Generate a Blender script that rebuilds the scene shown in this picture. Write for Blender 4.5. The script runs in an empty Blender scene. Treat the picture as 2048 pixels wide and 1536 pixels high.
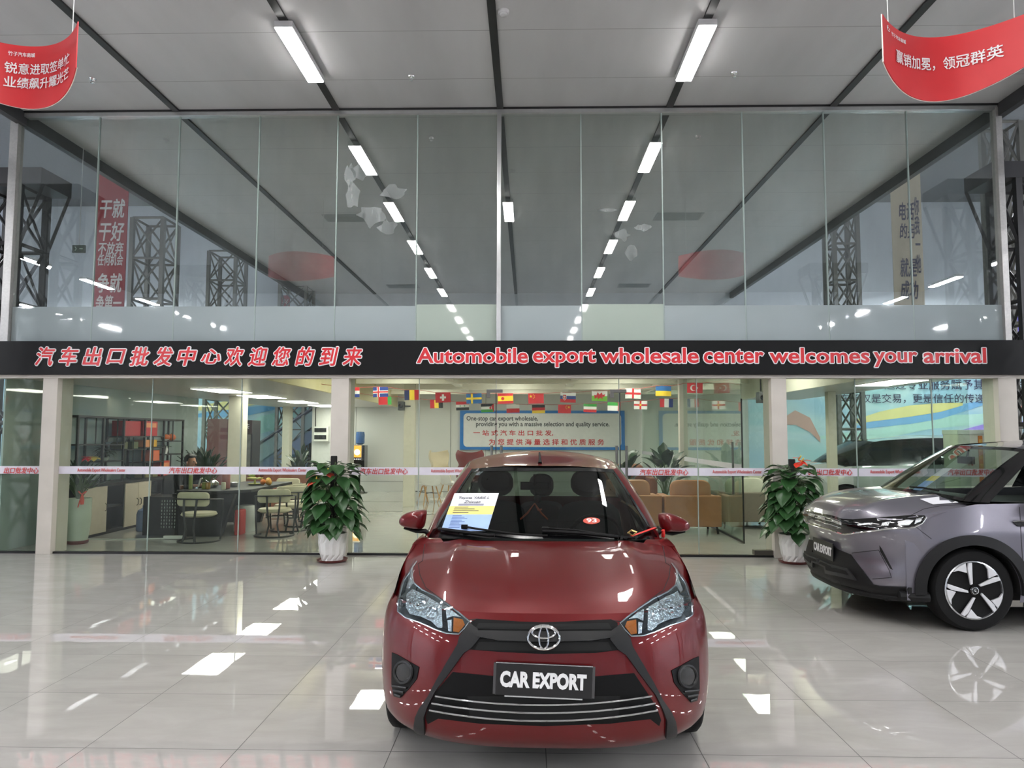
import bpy, math, random
import numpy as np
from mathutils import Vector, Matrix
from mathutils.bvhtree import BVHTree
from mathutils.geometry import delaunay_2d_cdt
C = bpy.context.scene.collection
S = bpy.context.scene
PI = math.pi
# ---------------------------------------------------------------- camera
F_PX, EYE = 1460.0, 1.6
PITCH, YAW, ROLL = math.atan(102 / F_PX), math.atan(32 / F_PX), 0.0018
def _basis():
    cp, sp, cy, sy = math.cos(PITCH), math.sin(PITCH), math.cos(YAW), math.sin(YAW)
    fw = Vector((-sy * cp, cy * cp, sp)); r = Vector((cy, sy, 0)); u = r.cross(fw)
    c, s = math.cos(ROLL), math.sin(ROLL)
    return r * c + u * s, u * c - r * s, fw
CR, CU, CF = _basis()
EYEV = Vector((0, 0, EYE))
cam = bpy.data.cameras.new('camera'); cam.sensor_width = 36; cam.lens = 36 * F_PX / 2048; cam.clip_start = .05; cam.clip_end = 200
cam_o = bpy.data.objects.new('camera', cam); C.objects.link(cam_o)
mm = Matrix((CR, CU, -CF)).transposed().to_4x4(); mm.translation = EYEV
cam_o.matrix_world = mm; S.camera = cam_o
def ray(px, py): return CR * ((px - 1024) / F_PX) - CU * ((py - 768) / F_PX) + CF
def at(px, py, Y): d = ray(px, py); return EYEV + d * (Y / d.y)       # point on the plane y = Y
def atx(px, py, X): d = ray(px, py); return EYEV + d * (X / d.x)
def gnd(px, py, z=0.): d = ray(px, py); return EYEV + d * ((z - EYE) / d.z)
# ---------------------------------------------------------------- world, exposure
w = bpy.data.worlds.new('hall_daylight'); S.world = w; w.use_nodes = True
bg = w.node_tree.nodes['Background']; bg.inputs[0].default_value = (.88, .93, 1.0, 1); bg.inputs[1].default_value = .30
S.view_settings.view_transform = 'Standard'; S.view_settings.look = 'None'
S.view_settings.exposure = 1.98; S.view_settings.gamma = 1.0; S.view_settings.use_curve_mapping = False
S.cycles.transparent_max_bounces = 32; S.cycles.max_bounces = 7; S.cycles.glossy_bounces = 4; S.cycles.diffuse_bounces = 4
S.cycles.caustics_reflective = False; S.cycles.caustics_refractive = False; S.cycles.sample_clamp_indirect = 6
LAMP = 16.0        # emission of the hall light bars
# ---------------------------------------------------------------- materials
def srgb(r, g, b):
    f = lambda c: (c / 255 / 12.92) if c <= 10 else ((c / 255 + .055) / 1.055) ** 2.4
    return (f(r), f(g), f(b), 1)
MATS = {}
def new_mat(name):
    m = bpy.data.materials.new(name); m.use_nodes = True; nt = m.node_tree; nt.nodes.clear()
    out = nt.nodes.new('ShaderNodeOutputMaterial'); MATS[name] = m
    return m, nt, out
def P(name, rgb, rough=.5, metal=0., spec=.5, coat=0., noise=.06, scale=12., bump=0., trans=0., sub=0., aniso=0., stretch=(1, 1, 1), sheen=0.):
    if name in MATS: return MATS[name]
    m, nt, out = new_mat(name); N = nt.nodes; L = nt.links
    b = N.new('ShaderNodeBsdfPrincipled'); L.new(b.outputs[0], out.inputs[0])
    b.inputs['Roughness'].default_value = rough; b.inputs['Metallic'].default_value = metal
    b.inputs['Specular IOR Level'].default_value = spec; b.inputs['Coat Weight'].default_value = coat
    b.inputs['Coat Roughness'].default_value = .03; b.inputs['Transmission Weight'].default_value = trans
    if sheen: b.inputs['Sheen Weight'].default_value = sheen
    col = srgb(*rgb)
    tc = N.new('ShaderNodeTexCoord'); mp = N.new('ShaderNodeMapping'); mp.inputs['Scale'].default_value = stretch
    nz = N.new('ShaderNodeTexNoise'); nz.inputs['Scale'].default_value = scale; nz.inputs['Detail'].default_value = 4
    L.new(tc.outputs['Object'], mp.inputs[0]); L.new(mp.outputs[0], nz.inputs['Vector'])
    mr = N.new('ShaderNodeMapRange'); mr.inputs['To Min'].default_value = 1 - noise * 1.6; mr.inputs['To Max'].default_value = 1 + noise * 1.6
    L.new(nz.outputs['Fac'], mr.inputs[0])
    mx = N.new('ShaderNodeVectorMath'); mx.operation = 'SCALE'; mx.inputs[0].default_value = col[:3]
    L.new(mr.outputs[0], mx.inputs['Scale']); L.new(mx.outputs[0], b.inputs['Base Color'])
    if bump:
        bp = N.new('ShaderNodeBump'); bp.inputs['Strength'].default_value = bump; bp.inputs['Distance'].default_value = .01
        L.new(nz.outputs['Fac'], bp.inputs['Height']); L.new(bp.outputs[0], b.inputs['Normal'])
    return m
def EM(name, rgb, strength):
    if name in MATS: return MATS[name]
    m, nt, out = new_mat(name); e = nt.nodes.new('ShaderNodeEmission')
    e.inputs[0].default_value = srgb(*rgb); e.inputs[1].default_value = strength; nt.links.new(e.outputs[0], out.inputs[0])
    return m
def GLASS(name, tint, ior, rough=0., haze=0., hazecol=(200, 205, 205)):
    """pane glass: clear tinted transmission with a Fresnel mirror on each face, optional dusty haze"""
    if name in MATS: return MATS[name]
    m, nt, out = new_mat(name); N = nt.nodes; L = nt.links
    tr = N.new('ShaderNodeBsdfTransparent'); tr.inputs[0].default_value = srgb(*tint)
    gl = N.new('ShaderNodeBsdfGlossy'); gl.inputs['Roughness'].default_value = rough; gl.inputs[0].default_value = (1, 1, 1, 1)
    fr = N.new('ShaderNodeFresnel'); fr.inputs[0].default_value = ior
    geo = N.new('ShaderNodeNewGeometry'); mi = N.new('ShaderNodeMath'); mi.operation = 'MULTIPLY_ADD'
    L.new(geo.outputs['Backfacing'], mi.inputs[0]); mi.inputs[1].default_value = 1 / ior - ior; mi.inputs[2].default_value = ior
    L.new(mi.outputs[0], fr.inputs[0])       # entering or leaving: same mirror strength on both faces
    base = tr
    if haze:
        df = N.new('ShaderNodeBsdfDiffuse'); df.inputs[0].default_value = srgb(*hazecol)
        tc = N.new('ShaderNodeTexCoord'); mp = N.new('ShaderNodeMapping'); mp.inputs['Scale'].default_value = (3, 3, .5)
        nz = N.new('ShaderNodeTexNoise'); nz.inputs['Scale'].default_value = 1.7; nz.inputs['Detail'].default_value = 6; nz.inputs['Roughness'].default_value = .65
        L.new(tc.outputs['Object'], mp.inputs[0]); L.new(mp.outputs[0], nz.inputs['Vector'])
        mr = N.new('ShaderNodeMapRange'); mr.inputs['From Min'].default_value = .35; mr.inputs['From Max'].default_value = .8
        mr.inputs['To Min'].default_value = haze * .4; mr.inputs['To Max'].default_value = haze * 2
        L.new(nz.outputs['Fac'], mr.inputs[0])
        hx = N.new('ShaderNodeMixShader'); L.new(mr.outputs[0], hx.inputs[0]); L.new(tr.outputs[0], hx.inputs[1]); L.new(df.outputs[0], hx.inputs[2]); base = hx
    mx = N.new('ShaderNodeMixShader'); L.new(fr.outputs[0], mx.inputs[0]); L.new(base.outputs[0], mx.inputs[1]); L.new(gl.outputs[0], mx.inputs[2])
    L.new(mx.outputs[0], out.inputs[0])
    return m
# ---------------------------------------------------------------- mesh helpers
ROOTM = {}
def root_matrix(o):
    while o is not None:
        if o.name in ROOTM: return ROOTM[o.name]
        o = o.parent
    return None
class MB:
    def __init__(s): s.v = []; s.f = []
    def add(s, v, f):
        n = len(s.v); s.v += [Vector(p) for p in v]; s.f += [tuple(i + n for i in q) for q in f]; return s
    def box(s, c, d, rz=0., M=None):
        hx, hy, hz = d[0] / 2, d[1] / 2, d[2] / 2; cs, sn = math.cos(rz), math.sin(rz)
        vs = []
        for z in (-hz, hz):
            for x, y in ((-hx, -hy), (hx, -hy), (hx, hy), (-hx, hy)):
                vs.append(Vector((c[0] + x * cs - y * sn, c[1] + x * sn + y * cs, c[2] + z)))
        if M is not None: vs = [M @ p for p in vs]
        return s.add(vs, [(3, 2, 1, 0), (4, 5, 6, 7), (0, 1, 5, 4), (1, 2, 6, 5), (2, 3, 7, 6), (3, 0, 4, 7)])
    def span(s, a, b):      # box from corner to corner
        return s.box([(a[i] + b[i]) / 2 for i in range(3)], [abs(b[i] - a[i]) for i in range(3)])
    def tube(s, pts, r, n=8, closed=False, cap=True, flat=None):
        pts = [Vector(p) for p in pts]; k = len(pts); rs = r if isinstance(r, (list, tuple)) else [r] * k
        rings = []; up = Vector((0, 0, 1)); prev = None
        for i, p in enumerate(pts):
            a = pts[(i - 1) % k] if (closed or i) else p; b = pts[(i + 1) % k] if (closed or i < k - 1) else p
            t = (b - a).normalized() if (b - a).length > 1e-9 else Vector((0, 0, 1))
            if prev is None:
                x = t.cross(up); x = x if x.length > 1e-3 else t.cross(Vector((0, 1, 0)))
            else: x = prev - t * prev.dot(t)
            x.normalize(); prev = x; y = t.cross(x)
            rings.append([p + (x * math.cos(2 * PI * j / n) + y * math.sin(2 * PI * j / n) * (flat or 1)) * rs[i] for j in range(n)])
        vs = [q for R_ in rings for q in R_]; fs = []
        for i in range(k if closed else k - 1):
            i2 = (i + 1) % k
            for j in range(n): fs.append((i * n + j, i * n + (j + 1) % n, i2 * n + (j + 1) % n, i2 * n + j))
        if cap and not closed: fs += [tuple(range(n - 1, -1, -1)), tuple(range((k - 1) * n, k * n))]
        return s.add(vs, fs)
    def lathe(s, prof, c=(0, 0, 0), n=24, M=None, sides=None):
        n = sides or n; vs = []; fs = []
        for r, z in prof:
            for j in range(n): vs.append(Vector((c[0] + r * math.cos(2 * PI * j / n), c[1] + r * math.sin(2 * PI * j / n), c[2] + z)))
        for i in range(len(prof) - 1):
            for j in range(n): fs.append((i * n + j, i * n + (j + 1) % n, (i + 1) * n + (j + 1) % n, (i + 1) * n + j))
        if prof[0][0] > 1e-6: fs.append(tuple(range(n - 1, -1, -1)))
        if prof[-1][0] > 1e-6: fs.append(tuple(range((len(prof) - 1) * n, len(prof) * n)))
        if M is not None: vs = [M @ p for p in vs]
        return s.add(vs, fs)
    def prism(s, poly, t, M):       # 2-D outline in the xy plane of M, thickness t along its z
        n = len(poly); vs = [M @ Vector((x, y, 0)) for x, y in poly] + [M @ Vector((x, y, t)) for x, y in poly]
        return s.add(vs, [tuple(range(n - 1, -1, -1)), tuple(range(n, 2 * n))] + [(i, (i + 1) % n, n + (i + 1) % n, n + i) for i in range(n)])
    def ball(s, c, r, n=10, sc=(1, 1, 1)):
        vs = []; fs = []; m = max(4, n // 2 + 1)
        for i in range(m + 1):
            a = PI * i / m
            for j in range(n): vs.append((c[0] + r * sc[0] * math.sin(a) * math.cos(2 * PI * j / n), c[1] + r * sc[1] * math.sin(a) * math.sin(2 * PI * j / n), c[2] - r * sc[2] * math.cos(a)))
        for i in range(m):
            for j in range(n): fs.append((i * n + j, i * n + (j + 1) % n, (i + 1) * n + (j + 1) % n, (i + 1) * n + j))
        return s.add(vs, fs)
    def grid(s, fn, nu, nv, closed=False):
        vs = [fn(i / nu, j / nv) for j in range(nv + 1) for i in range(nu + 1)]
        fs = [(j * (nu + 1) + i, j * (nu + 1) + i + 1, (j + 1) * (nu + 1) + i + 1, (j + 1) * (nu + 1) + i) for j in range(nv) for i in range(nu)]
        return s.add(vs, fs)
    def solid(s, t):            # give an open sheet a thickness t against its vertex normals
        me = bpy.data.meshes.new('tmp'); me.from_pydata([tuple(p) for p in s.v], [], s.f); me.update()
        nr = [v.normal.copy() for v in me.vertices]; bpy.data.meshes.remove(me)
        n = len(s.v); cnt = {}
        for q in s.f:
            for i in range(len(q)):
                a, b = q[i], q[(i + 1) % len(q)]; cnt[(a, b)] = cnt.get((a, b), 0) + 1
        bd = [(a, b) for (a, b) in cnt if (b, a) not in cnt]
        s.v += [s.v[i] - nr[i] * t for i in range(n)]
        s.f += [tuple(i + n for i in reversed(q)) for q in s.f] + [(b, a, a + n, b + n) for a, b in bd]
        return s
    def build(s, name, mat, parent=None, smooth=False, bevel=0., seg=2, sub=0, angle=.7):
        me = bpy.data.meshes.new(name); M = root_matrix(parent) if parent else None
        vs = s.v if M is None else [M.inverted() @ p for p in s.v]
        me.from_pydata([tuple(p) for p in vs], [], s.f); me.update()
        mats = mat if isinstance(mat, (list, tuple)) else [mat]
        for m in mats: me.materials.append(m)
        o = bpy.data.objects.new(name, me); C.objects.link(o)
        if parent: o.parent = parent
        if smooth:
            me.polygons.foreach_set('use_smooth', [True] * len(me.polygons))
            try: me.set_sharp_from_angle(angle=angle)
            except Exception: pass
        if bevel:
            md = o.modifiers.new('bevel', 'BEVEL'); md.width = bevel; md.segments = seg; md.limit_method = 'ANGLE'; md.angle_limit = .6
        if sub:
            md = o.modifiers.new('subsurf', 'SUBSURF'); md.levels = sub; md.render_levels = sub
        return o
def thing(name, label, cat, loc=(0, 0, 0), rz=0., group=None):
    o = bpy.data.objects.new(name, None); C.objects.link(o); o.empty_display_size = .1
    o.location = loc; o.rotation_euler = (0, 0, rz)
    ROOTM[o.name] = Matrix.Translation(loc) @ Matrix.Rotation(rz, 4, 'Z')
    return tag(o, label, cat, group)
def tag(o, label, cat, group=None):
    o['label'] = label; o['category'] = cat
    if group: o['group'] = group
    return o
def struct(o): o['kind'] = 'structure'; return o
def kids(o): return [c for c in ALLC.get(o.name, [])]
def copy_tree(o, loc=None, rz=None, label=None, parent=None, group=None):
    c = o.copy(); C.objects.link(c)
    if parent: c.parent = parent
    if loc is not None: c.location = loc
    if rz is not None: c.rotation_euler = (0, 0, rz)
    if label: c['label'] = label
    if group: c['group'] = group
    for ch in list(o.children): copy_tree(ch, parent=c)
    return c
# ---------------------------------------------------------------- lettering (built-in font, turned into mesh)
def text_geo(body, offset=0., shear=0., ext=0., space=1., res=3):
    cu = bpy.data.curves.new('t', 'FONT'); cu.body = body; cu.offset = offset; cu.shear = shear; cu.extrude = ext
    cu.space_character = space; cu.resolution_u = res; cu.align_x = 'LEFT'
    o = bpy.data.objects.new('t', cu); C.objects.link(o)
    me = bpy.data.meshes.new_from_object(o.evaluated_get(bpy.context.evaluated_depsgraph_get()))
    vs = [v.co.copy() for v in me.vertices]; fs = [tuple(p.vertices) for p in me.polygons]
    bpy.data.objects.remove(o); bpy.data.curves.remove(cu); bpy.data.meshes.remove(me)
    return vs, fs
def fit(body, w, h, M, thick=.003, bold=0., shear=0., space=1., outline=0., warp=None):
    """text fitted in a w x h box centred on M's origin (x right, y up, z out); returns MB (and the fatter outline MB)"""
    cjk = any(ord(c) > 0x2e80 for c in body); wt = bold if cjk else 0
    vs, fs = text_geo(body, 0 if cjk else bold, shear, .5, space)
    x0, x1 = min(p.x for p in vs), max(p.x for p in vs); y0, y1 = min(p.y for p in vs), max(p.y for p in vs)
    sx, sy = w / (x1 - x0), h / (y1 - y0)
    def mk(vs, fs, z0, t):
        q = []
        for p in vs:
            v = Vector(((p.x - (x0 + x1) / 2) * sx, (p.y - (y0 + y1) / 2) * sy, z0 + (t if p.z > 0 else 0) + max(0, abs(p.z) - .5) * .1))
            q.append(warp(v) if warp else M @ v)
        return MB().add(q, fs)
    def fat(r, n):      # stroke weight from shifted copies: never breaks thin strokes
        v_, f_ = list(vs), list(fs)
        for k in range(n if r else 0):
            d = Vector((r * math.cos(2 * PI * k / n), r * math.sin(2 * PI * k / n), 0)); o = len(v_); v_ += [p + d + Vector((0, 0, math.copysign(.001 * (k + 1), p.z))) for p in vs]; f_ += [tuple(i + o for i in q) for q in fs]
        return v_, f_
    a = mk(*fat(wt, 6), 0 if not outline else .004, thick)
    if not outline: return a
    return a, mk(*fat(wt + outline, 12), 0, thick)
def facing(x, y, z, rz=0., rx=0.):   # a frame whose z looks towards the camera side (-y), x to the right, y up
    return Matrix.Translation((x, y, z)) @ Matrix.Rotation(rz, 4, 'Z') @ Matrix.Rotation(PI / 2 + rx, 4, 'X')
# ================================================================ large structure
FY, CZ = 9.8, 6.11                 # facade plane, ceiling height
XL, XR = -7.05, 6.38               # edges of the middle bay's ceiling
# ---- polished floor tiles
def floor_mat():
    m, nt, out = new_mat('polished_tile'); N = nt.nodes; L = nt.links
    b = N.new('ShaderNodeBsdfPrincipled'); L.new(b.outputs[0], out.inputs[0])
    tc = N.new('ShaderNodeTexCoord'); sep = N.new('ShaderNodeSeparateXYZ'); L.new(tc.outputs['Object'], sep.inputs[0])
    def math_(op, a, b_=None, c=None):
        n = N.new('ShaderNodeMath'); n.operation = op
        for i, v in enumerate((a, b_, c)):
            if v is None: continue
            if isinstance(v, (int, float)): n.inputs[i].default_value = v
            else: L.new(v, n.inputs[i])
        return n.outputs[0]
    T = .785
    def line(sock, off):       # 1 on the joint
        d = math_('PINGPONG', math_('ADD', sock, off), T / 2)
        return math_('LESS_THAN', d, .0022)
    grout = math_('MAXIMUM', line(sep.outputs[0], TX), line(sep.outputs[1], TY))
    cell = N.new('ShaderNodeCombineXYZ')
    L.new(math_('FLOOR', math_('DIVIDE', math_('ADD', sep.outputs[0], TX), T)), cell.inputs[0]); L.new(math_('FLOOR', math_('DIVIDE', math_('ADD', sep.outputs[1], TY), T)), cell.inputs[1])
    wn = N.new('ShaderNodeTexWhiteNoise'); wn.noise_dimensions = '2D'; L.new(cell.outputs[0], wn.inputs['Vector'])
    off = N.new('ShaderNodeVectorMath'); off.operation = 'SCALE'; L.new(wn.outputs['Color'], off.inputs[0]); off.inputs['Scale'].default_value = 9
    ad = N.new('ShaderNodeVectorMath'); L.new(tc.outputs['Object'], ad.inputs[0]); L.new(off.outputs[0], ad.inputs[1])
    mp = N.new('ShaderNodeMapping'); mp.inputs['Rotation'].default_value = (0, 0, .35); mp.inputs['Scale'].default_value = (1, 3, 1); L.new(ad.outputs[0], mp.inputs[0])
    nz = N.new('ShaderNodeTexNoise'); nz.inputs['Scale'].default_value = 1.6; nz.inputs['Detail'].default_value = 8; nz.inputs['Roughness'].default_value = .62; nz.inputs['Distortion'].default_value = .8; L.new(mp.outputs[0], nz.inputs['Vector'])
    cr = N.new('ShaderNodeValToRGB'); e = cr.color_ramp.elements
    e[0].position = .3; e[0].color = srgb(178, 175, 171); e[1].position = .8; e[1].color = srgb(194, 191, 187); L.new(nz.outputs['Fac'], cr.inputs[0])
    mx = N.new('ShaderNodeMix'); mx.data_type = 'RGBA'; L.new(grout, mx.inputs[0]); L.new(cr.outputs[0], mx.inputs[6]); mx.inputs[7].default_value = srgb(60, 58, 56)
    L.new(mx.outputs[2], b.inputs['Base Color']); b.inputs['Roughness'].default_value = .035; b.inputs['IOR'].default_value = 1.85
    L.new(math_('MULTIPLY_ADD', grout, .5, .012), b.inputs['Roughness'])
    n2 = N.new('ShaderNodeTexNoise'); n2.inputs['Scale'].default_value = 2.6; n2.inputs['Detail'].default_value = 1.5; L.new(ad.outputs[0], n2.inputs['Vector'])
    bp = N.new('ShaderNodeBump'); bp.inputs['Strength'].default_value = .035; bp.inputs['Distance'].default_value = .012; L.new(n2.outputs['Fac'], bp.inputs['Height']); L.new(bp.outputs[0], b.inputs['Normal'])
    return m
TX = -gnd(113, 1536).x + .785 * 10; TY = -3.806 + .785 * 40
struct(MB().span((-21, -18, -.15), (20.5, 30, 0)).build('floor', floor_mat()))
# ---- hung ceiling of the middle bay
def ceiling_mat():
    m, nt, out = new_mat('ceiling_panel'); N = nt.nodes; L = nt.links
    b = N.new('ShaderNodeBsdfPrincipled'); L.new(b.outputs[0], out.inputs[0])
    tc = N.new('ShaderNodeTexCoord'); sep = N.new('ShaderNodeSeparateXYZ'); L.new(tc.outputs['Object'], sep.inputs[0])
    a = N.new('ShaderNodeMath'); a.operation = 'ADD'; L.new(sep.outputs[1], a.inputs[0]); a.inputs[1].default_value = 111 - .89 - 6.96
    pp = N.new('ShaderNodeMath'); pp.operation = 'PINGPONG'; L.new(a.outputs[0], pp.inputs[0]); pp.inputs[1].default_value = .555
    lt = N.new('ShaderNodeMath'); lt.operation = 'LESS_THAN'; L.new(pp.outputs[0], lt.inputs[0]); lt.inputs[1].default_value = .0035
    mp = N.new('ShaderNodeMapping'); mp.inputs['Scale'].default_value = (1.2, .25, 1); L.new(tc.outputs['Object'], mp.inputs[0])
    nz = N.new('ShaderNodeTexNoise'); nz.inputs['Scale'].default_value = 1.1; nz.inputs['Detail'].default_value = 5; L.new(mp.outputs[0], nz.inputs['Vector'])
    cr = N.new('ShaderNodeValToRGB'); e = cr.color_ramp.elements; e[0].position = .3; e[0].color = srgb(186, 186, 188); e[1].position = .7; e[1].color = srgb(204, 204, 206); L.new(nz.outputs['Fac'], cr.inputs[0])
    mx = N.new('ShaderNodeMix'); mx.data_type = 'RGBA'; L.new(lt.outputs[0], mx.inputs[0]); L.new(cr.outputs[0], mx.inputs[6]); mx.inputs[7].default_value = srgb(120, 120, 122)
    L.new(mx.outputs[2], b.inputs['Base Color']); b.inputs['Roughness'].default_value = .38; b.inputs['Specular IOR Level'].default_value = .6
    return m
struct(MB().span((XL, -18, CZ), (XR, 23, CZ + .12)).build('ceiling', ceiling_mat()))
m_rail = P('black_rail', (24, 24, 26), .4); m_steel = P('grey_steel', (176, 174, 172), .38, .55, noise=.12, scale=30); m_silver = P('silver_frame', (198, 199, 200), .28, .8)
m_cornice = P('cornice_grey', (58, 58, 60), .5)
n_trim = 0
def trim(mb, mat, **k):
    global n_trim; n_trim += 1
    return struct(mb.build('trim_%d' % n_trim, mat, **k))
RAILS = (-4.9, -2.66, -.385, 1.94, 4.17)
for x in RAILS: trim(MB().span((x - .045, -18, CZ - .025), (x + .045, 23, CZ)), m_rail)
trim(MB().span((XL - .1, -18, CZ - .18), (XL, 23, CZ + .14)), m_cornice); trim(MB().span((XR, -18, CZ - .18), (XR + .1, 23, CZ + .14)), m_cornice)
# ---- outer walls
m_wall = P('pale_blue_wall', (214, 220, 230), .6, noise=.05, scale=1.5); m_wallw = P('white_panel', (226, 226, 222), .35, noise=.02, scale=2)
def mural_mat():
    m, nt, out = new_mat('printed_mural'); N = nt.nodes; L = nt.links
    b = N.new('ShaderNodeBsdfPrincipled'); L.new(b.outputs[0], out.inputs[0]); b.inputs['Roughness'].default_value = .45
    tc = N.new('ShaderNodeTexCoord'); mp = N.new('ShaderNodeMapping'); mp.inputs['Scale'].default_value = (.35, .35, 1.1); mp.inputs['Rotation'].default_value = (0, .35, 0); L.new(tc.outputs['Object'], mp.inputs[0])
    nz = N.new('ShaderNodeTexNoise'); nz.inputs['Scale'].default_value = .55; nz.inputs['Detail'].default_value = 2; nz.inputs['Distortion'].default_value = .6; L.new(mp.outputs[0], nz.inputs['Vector'])
    cr = N.new('ShaderNodeValToRGB'); r = cr.color_ramp
    for i, (p, c) in enumerate(((.25, (140, 184, 216)), (.42, (160, 196, 218)), (.52, (184, 210, 218)), (.6, (158, 200, 208)), (.75, (194, 208, 226)))):
        e = r.elements[i] if i < 2 else r.elements.new(p); e.position = p; e.color = srgb(*c)
    L.new(nz.outputs['Fac'], cr.inputs[0]); L.new(cr.outputs[0], b.inputs['Base Color'])
    return m
WB = 23.0
wall_back = struct(MB().span((-21, WB, 0), (20.5, WB + .2, 4.8)).build('wall_back', mural_mat()))
struct(MB().span((-21, WB, 4.8), (20.5, WB + .2, 11)).build('wall_back_upper', m_wall))
struct(MB().span((-21, -18, 0), (-20.8, 23, 11)).build('wall_left', m_wall)); struct(MB().span((20.3, -18, 0), (20.5, 23, 11)).build('wall_right', m_wall))
struct(MB().span((-21, -18.2, 0), (20.5, -18, 11)).build('wall_front', m_wall))
for x0, x1 in ((-21, XL - .1), (XR + .1, 20.5)): struct(MB().span((x0, -18, 9.0), (x1, 23, 9.2)).build('ceiling_side_bay', P('side_bay_roof', (120, 122, 126), .7)))
# printed ribbons and slogan of the mural
def ribbon(pts, wd, col, dy):
    mb = MB(); P_ = [at(px, py, WB) for px, py in pts]; n = len(P_); vs = []
    for i, p in enumerate(P_):
        hw = wd * math.sin(PI * (i + .35) / (n - .3)) / 2
        vs += [(p.x, WB - dy, p.z + hw), (p.x, WB - dy, p.z - hw)]
    mb.add(vs, [(2 * i, 2 * i + 1, 2 * i + 3, 2 * i + 2) for i in range(n - 1)]).solid(.004)
    return mb.build('printed_ribbon', P('mural_%d_%d_%d' % col, col, .45), wall_back)
ribbon([(1700, 845), (1760, 832), (1820, 822), (1880, 815), (1925, 808)], .35, (226, 214, 146), .02)
ribbon([(1690, 860), (1750, 848), (1820, 838), (1880, 828), (1940, 812), (1990, 800)], .32, (120, 172, 220), .012)
ribbon([(1640, 875), (1760, 868), (1860, 845), (1960, 838), (2040, 820)], .4, (178, 214, 208), .008)
ribbon([(1850, 880), (1920, 868), (1990, 850), (2048, 845)], .25, (150, 130, 214), .016)
ribbon([(1985, 840), (2010, 826), (2048, 812), (2090, 806)], .5, (240, 130, 90), .02)
ribbon([(1560, 845), (1590, 835), (1620, 850), (1640, 880)], .5, (196, 150, 138), .02)
ribbon([(385, 818), (420, 815), (460, 810), (520, 800), (600, 795)], .3, (222, 210, 140), .02)
ribbon([(385, 832), (440, 828), (500, 822), (600, 806)], .28, (90, 160, 214), .014)
ribbon([(470, 870), (520, 850), (580, 836), (640, 820)], .6, (160, 208, 208), .008)
ribbon([(2008, 690), (2030, 660), (2060, 640)], 1.2, (120, 110, 214), .01)
m_ink = P('dark_ink', (52, 44, 78), .5)
def on_wall(body, px0, px1, py, hpx, Y, mat, parent, thick=.006, bold=.0, shear=0., dy=.02, name='lettering', outline=0., omat=None, oname='lettering_outline'):
    a, b = at(px0, py, Y), at(px1, py, Y); c = (a + b) / 2; h = (at((px0 + px1) / 2, py - hpx / 2, Y) - at((px0 + px1) / 2, py + hpx / 2, Y)).z
    r = fit(body, (b - a).length, h, facing(c.x, Y - dy, c.z), thick, bold, shear, outline=outline)
    if outline:
        r[1].build(oname, omat, parent); return r[0].build(name, mat, parent)
    return r.build(name, mat, parent)
on_wall('通过专业服务赋予其新的生命', 1768, 2056, 769, 21, WB, m_ink, wall_back, dy=.03)
on_wall('汽车不仅是交易，更是信任的传递。', 1660, 1976, 797, 19, WB, m_ink, wall_back, dy=.03)
# ---- lattice steel columns beside the middle bay
m_truss = P('dark_steel', (44, 43, 46), .5, .2); m_truss2 = P('grey_lattice', (112, 112, 108), .5, .2)
def lattice(x, y, h=6.0, w=.62, mat=None, z0=0., flare=.35):
    mb = MB(); r = .045
    leg = [(x + sx * w / 2, y + sy * w / 2) for sx, sy in ((-1, -1), (1, -1), (1, 1), (-1, 1))]
    for a, b in leg: mb.box((a, b, (z0 + h) / 2), (.09, .09, h - z0))
    nb = max(2, int((h - z0) / .85)); dz = (h - z0) / nb
    for k in range(nb):
        za, zb = z0 + k * dz, z0 + (k + 1) * dz
        for i in range(4):
            p, q = leg[i], leg[(i + 1) % 4]
            mb.tube([(p[0], p[1], zb), (q[0], q[1], zb)], .03, 4); mb.tube([(p[0], p[1], za), (q[0], q[1], zb)], .025, 4); mb.tube([(q[0], q[1], za), (p[0], p[1], zb)], .025, 4)
    if flare:
        mb.box((x, y, h + .12), (w + flare * 2, w + .1, .24))
        for s in (-1, 1):
            for t in (-1, 1): mb.tube([(x + s * w / 2, y + t * w / 2, h - 1.0), (x + s * (w / 2 + flare), y + t * w / 2, h)], .03, 4)
    return struct(mb.build('lattice_column', mat or m_truss))
for x, y in ((-7.75, 8.2), (7.1, 8.2), (-7.75, 2.7), (7.1, 2.7), (-7.75, -2.8), (7.1, -2.8), (-7.75, -8.3), (7.1, -8.3)): lattice(x, y, 5.3)
lattice(-7.85, 10.75, 5.3); lattice(7.35, 10.75, 5.3)
lattice(-9.0, 21.4, 7, .8, m_truss2, 0, 0); lattice(-7.15, 22.2, 7, .8, m_truss2, 0, 0)
lattice(7.5, 17.4, 7, .55, m_truss2, 0, 0); lattice(8.25, 12.6, 7, .4, m_truss2, 0, 0); lattice(-8.6, 16.4, 6.5, .7, m_truss2, 0, 0)
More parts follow.
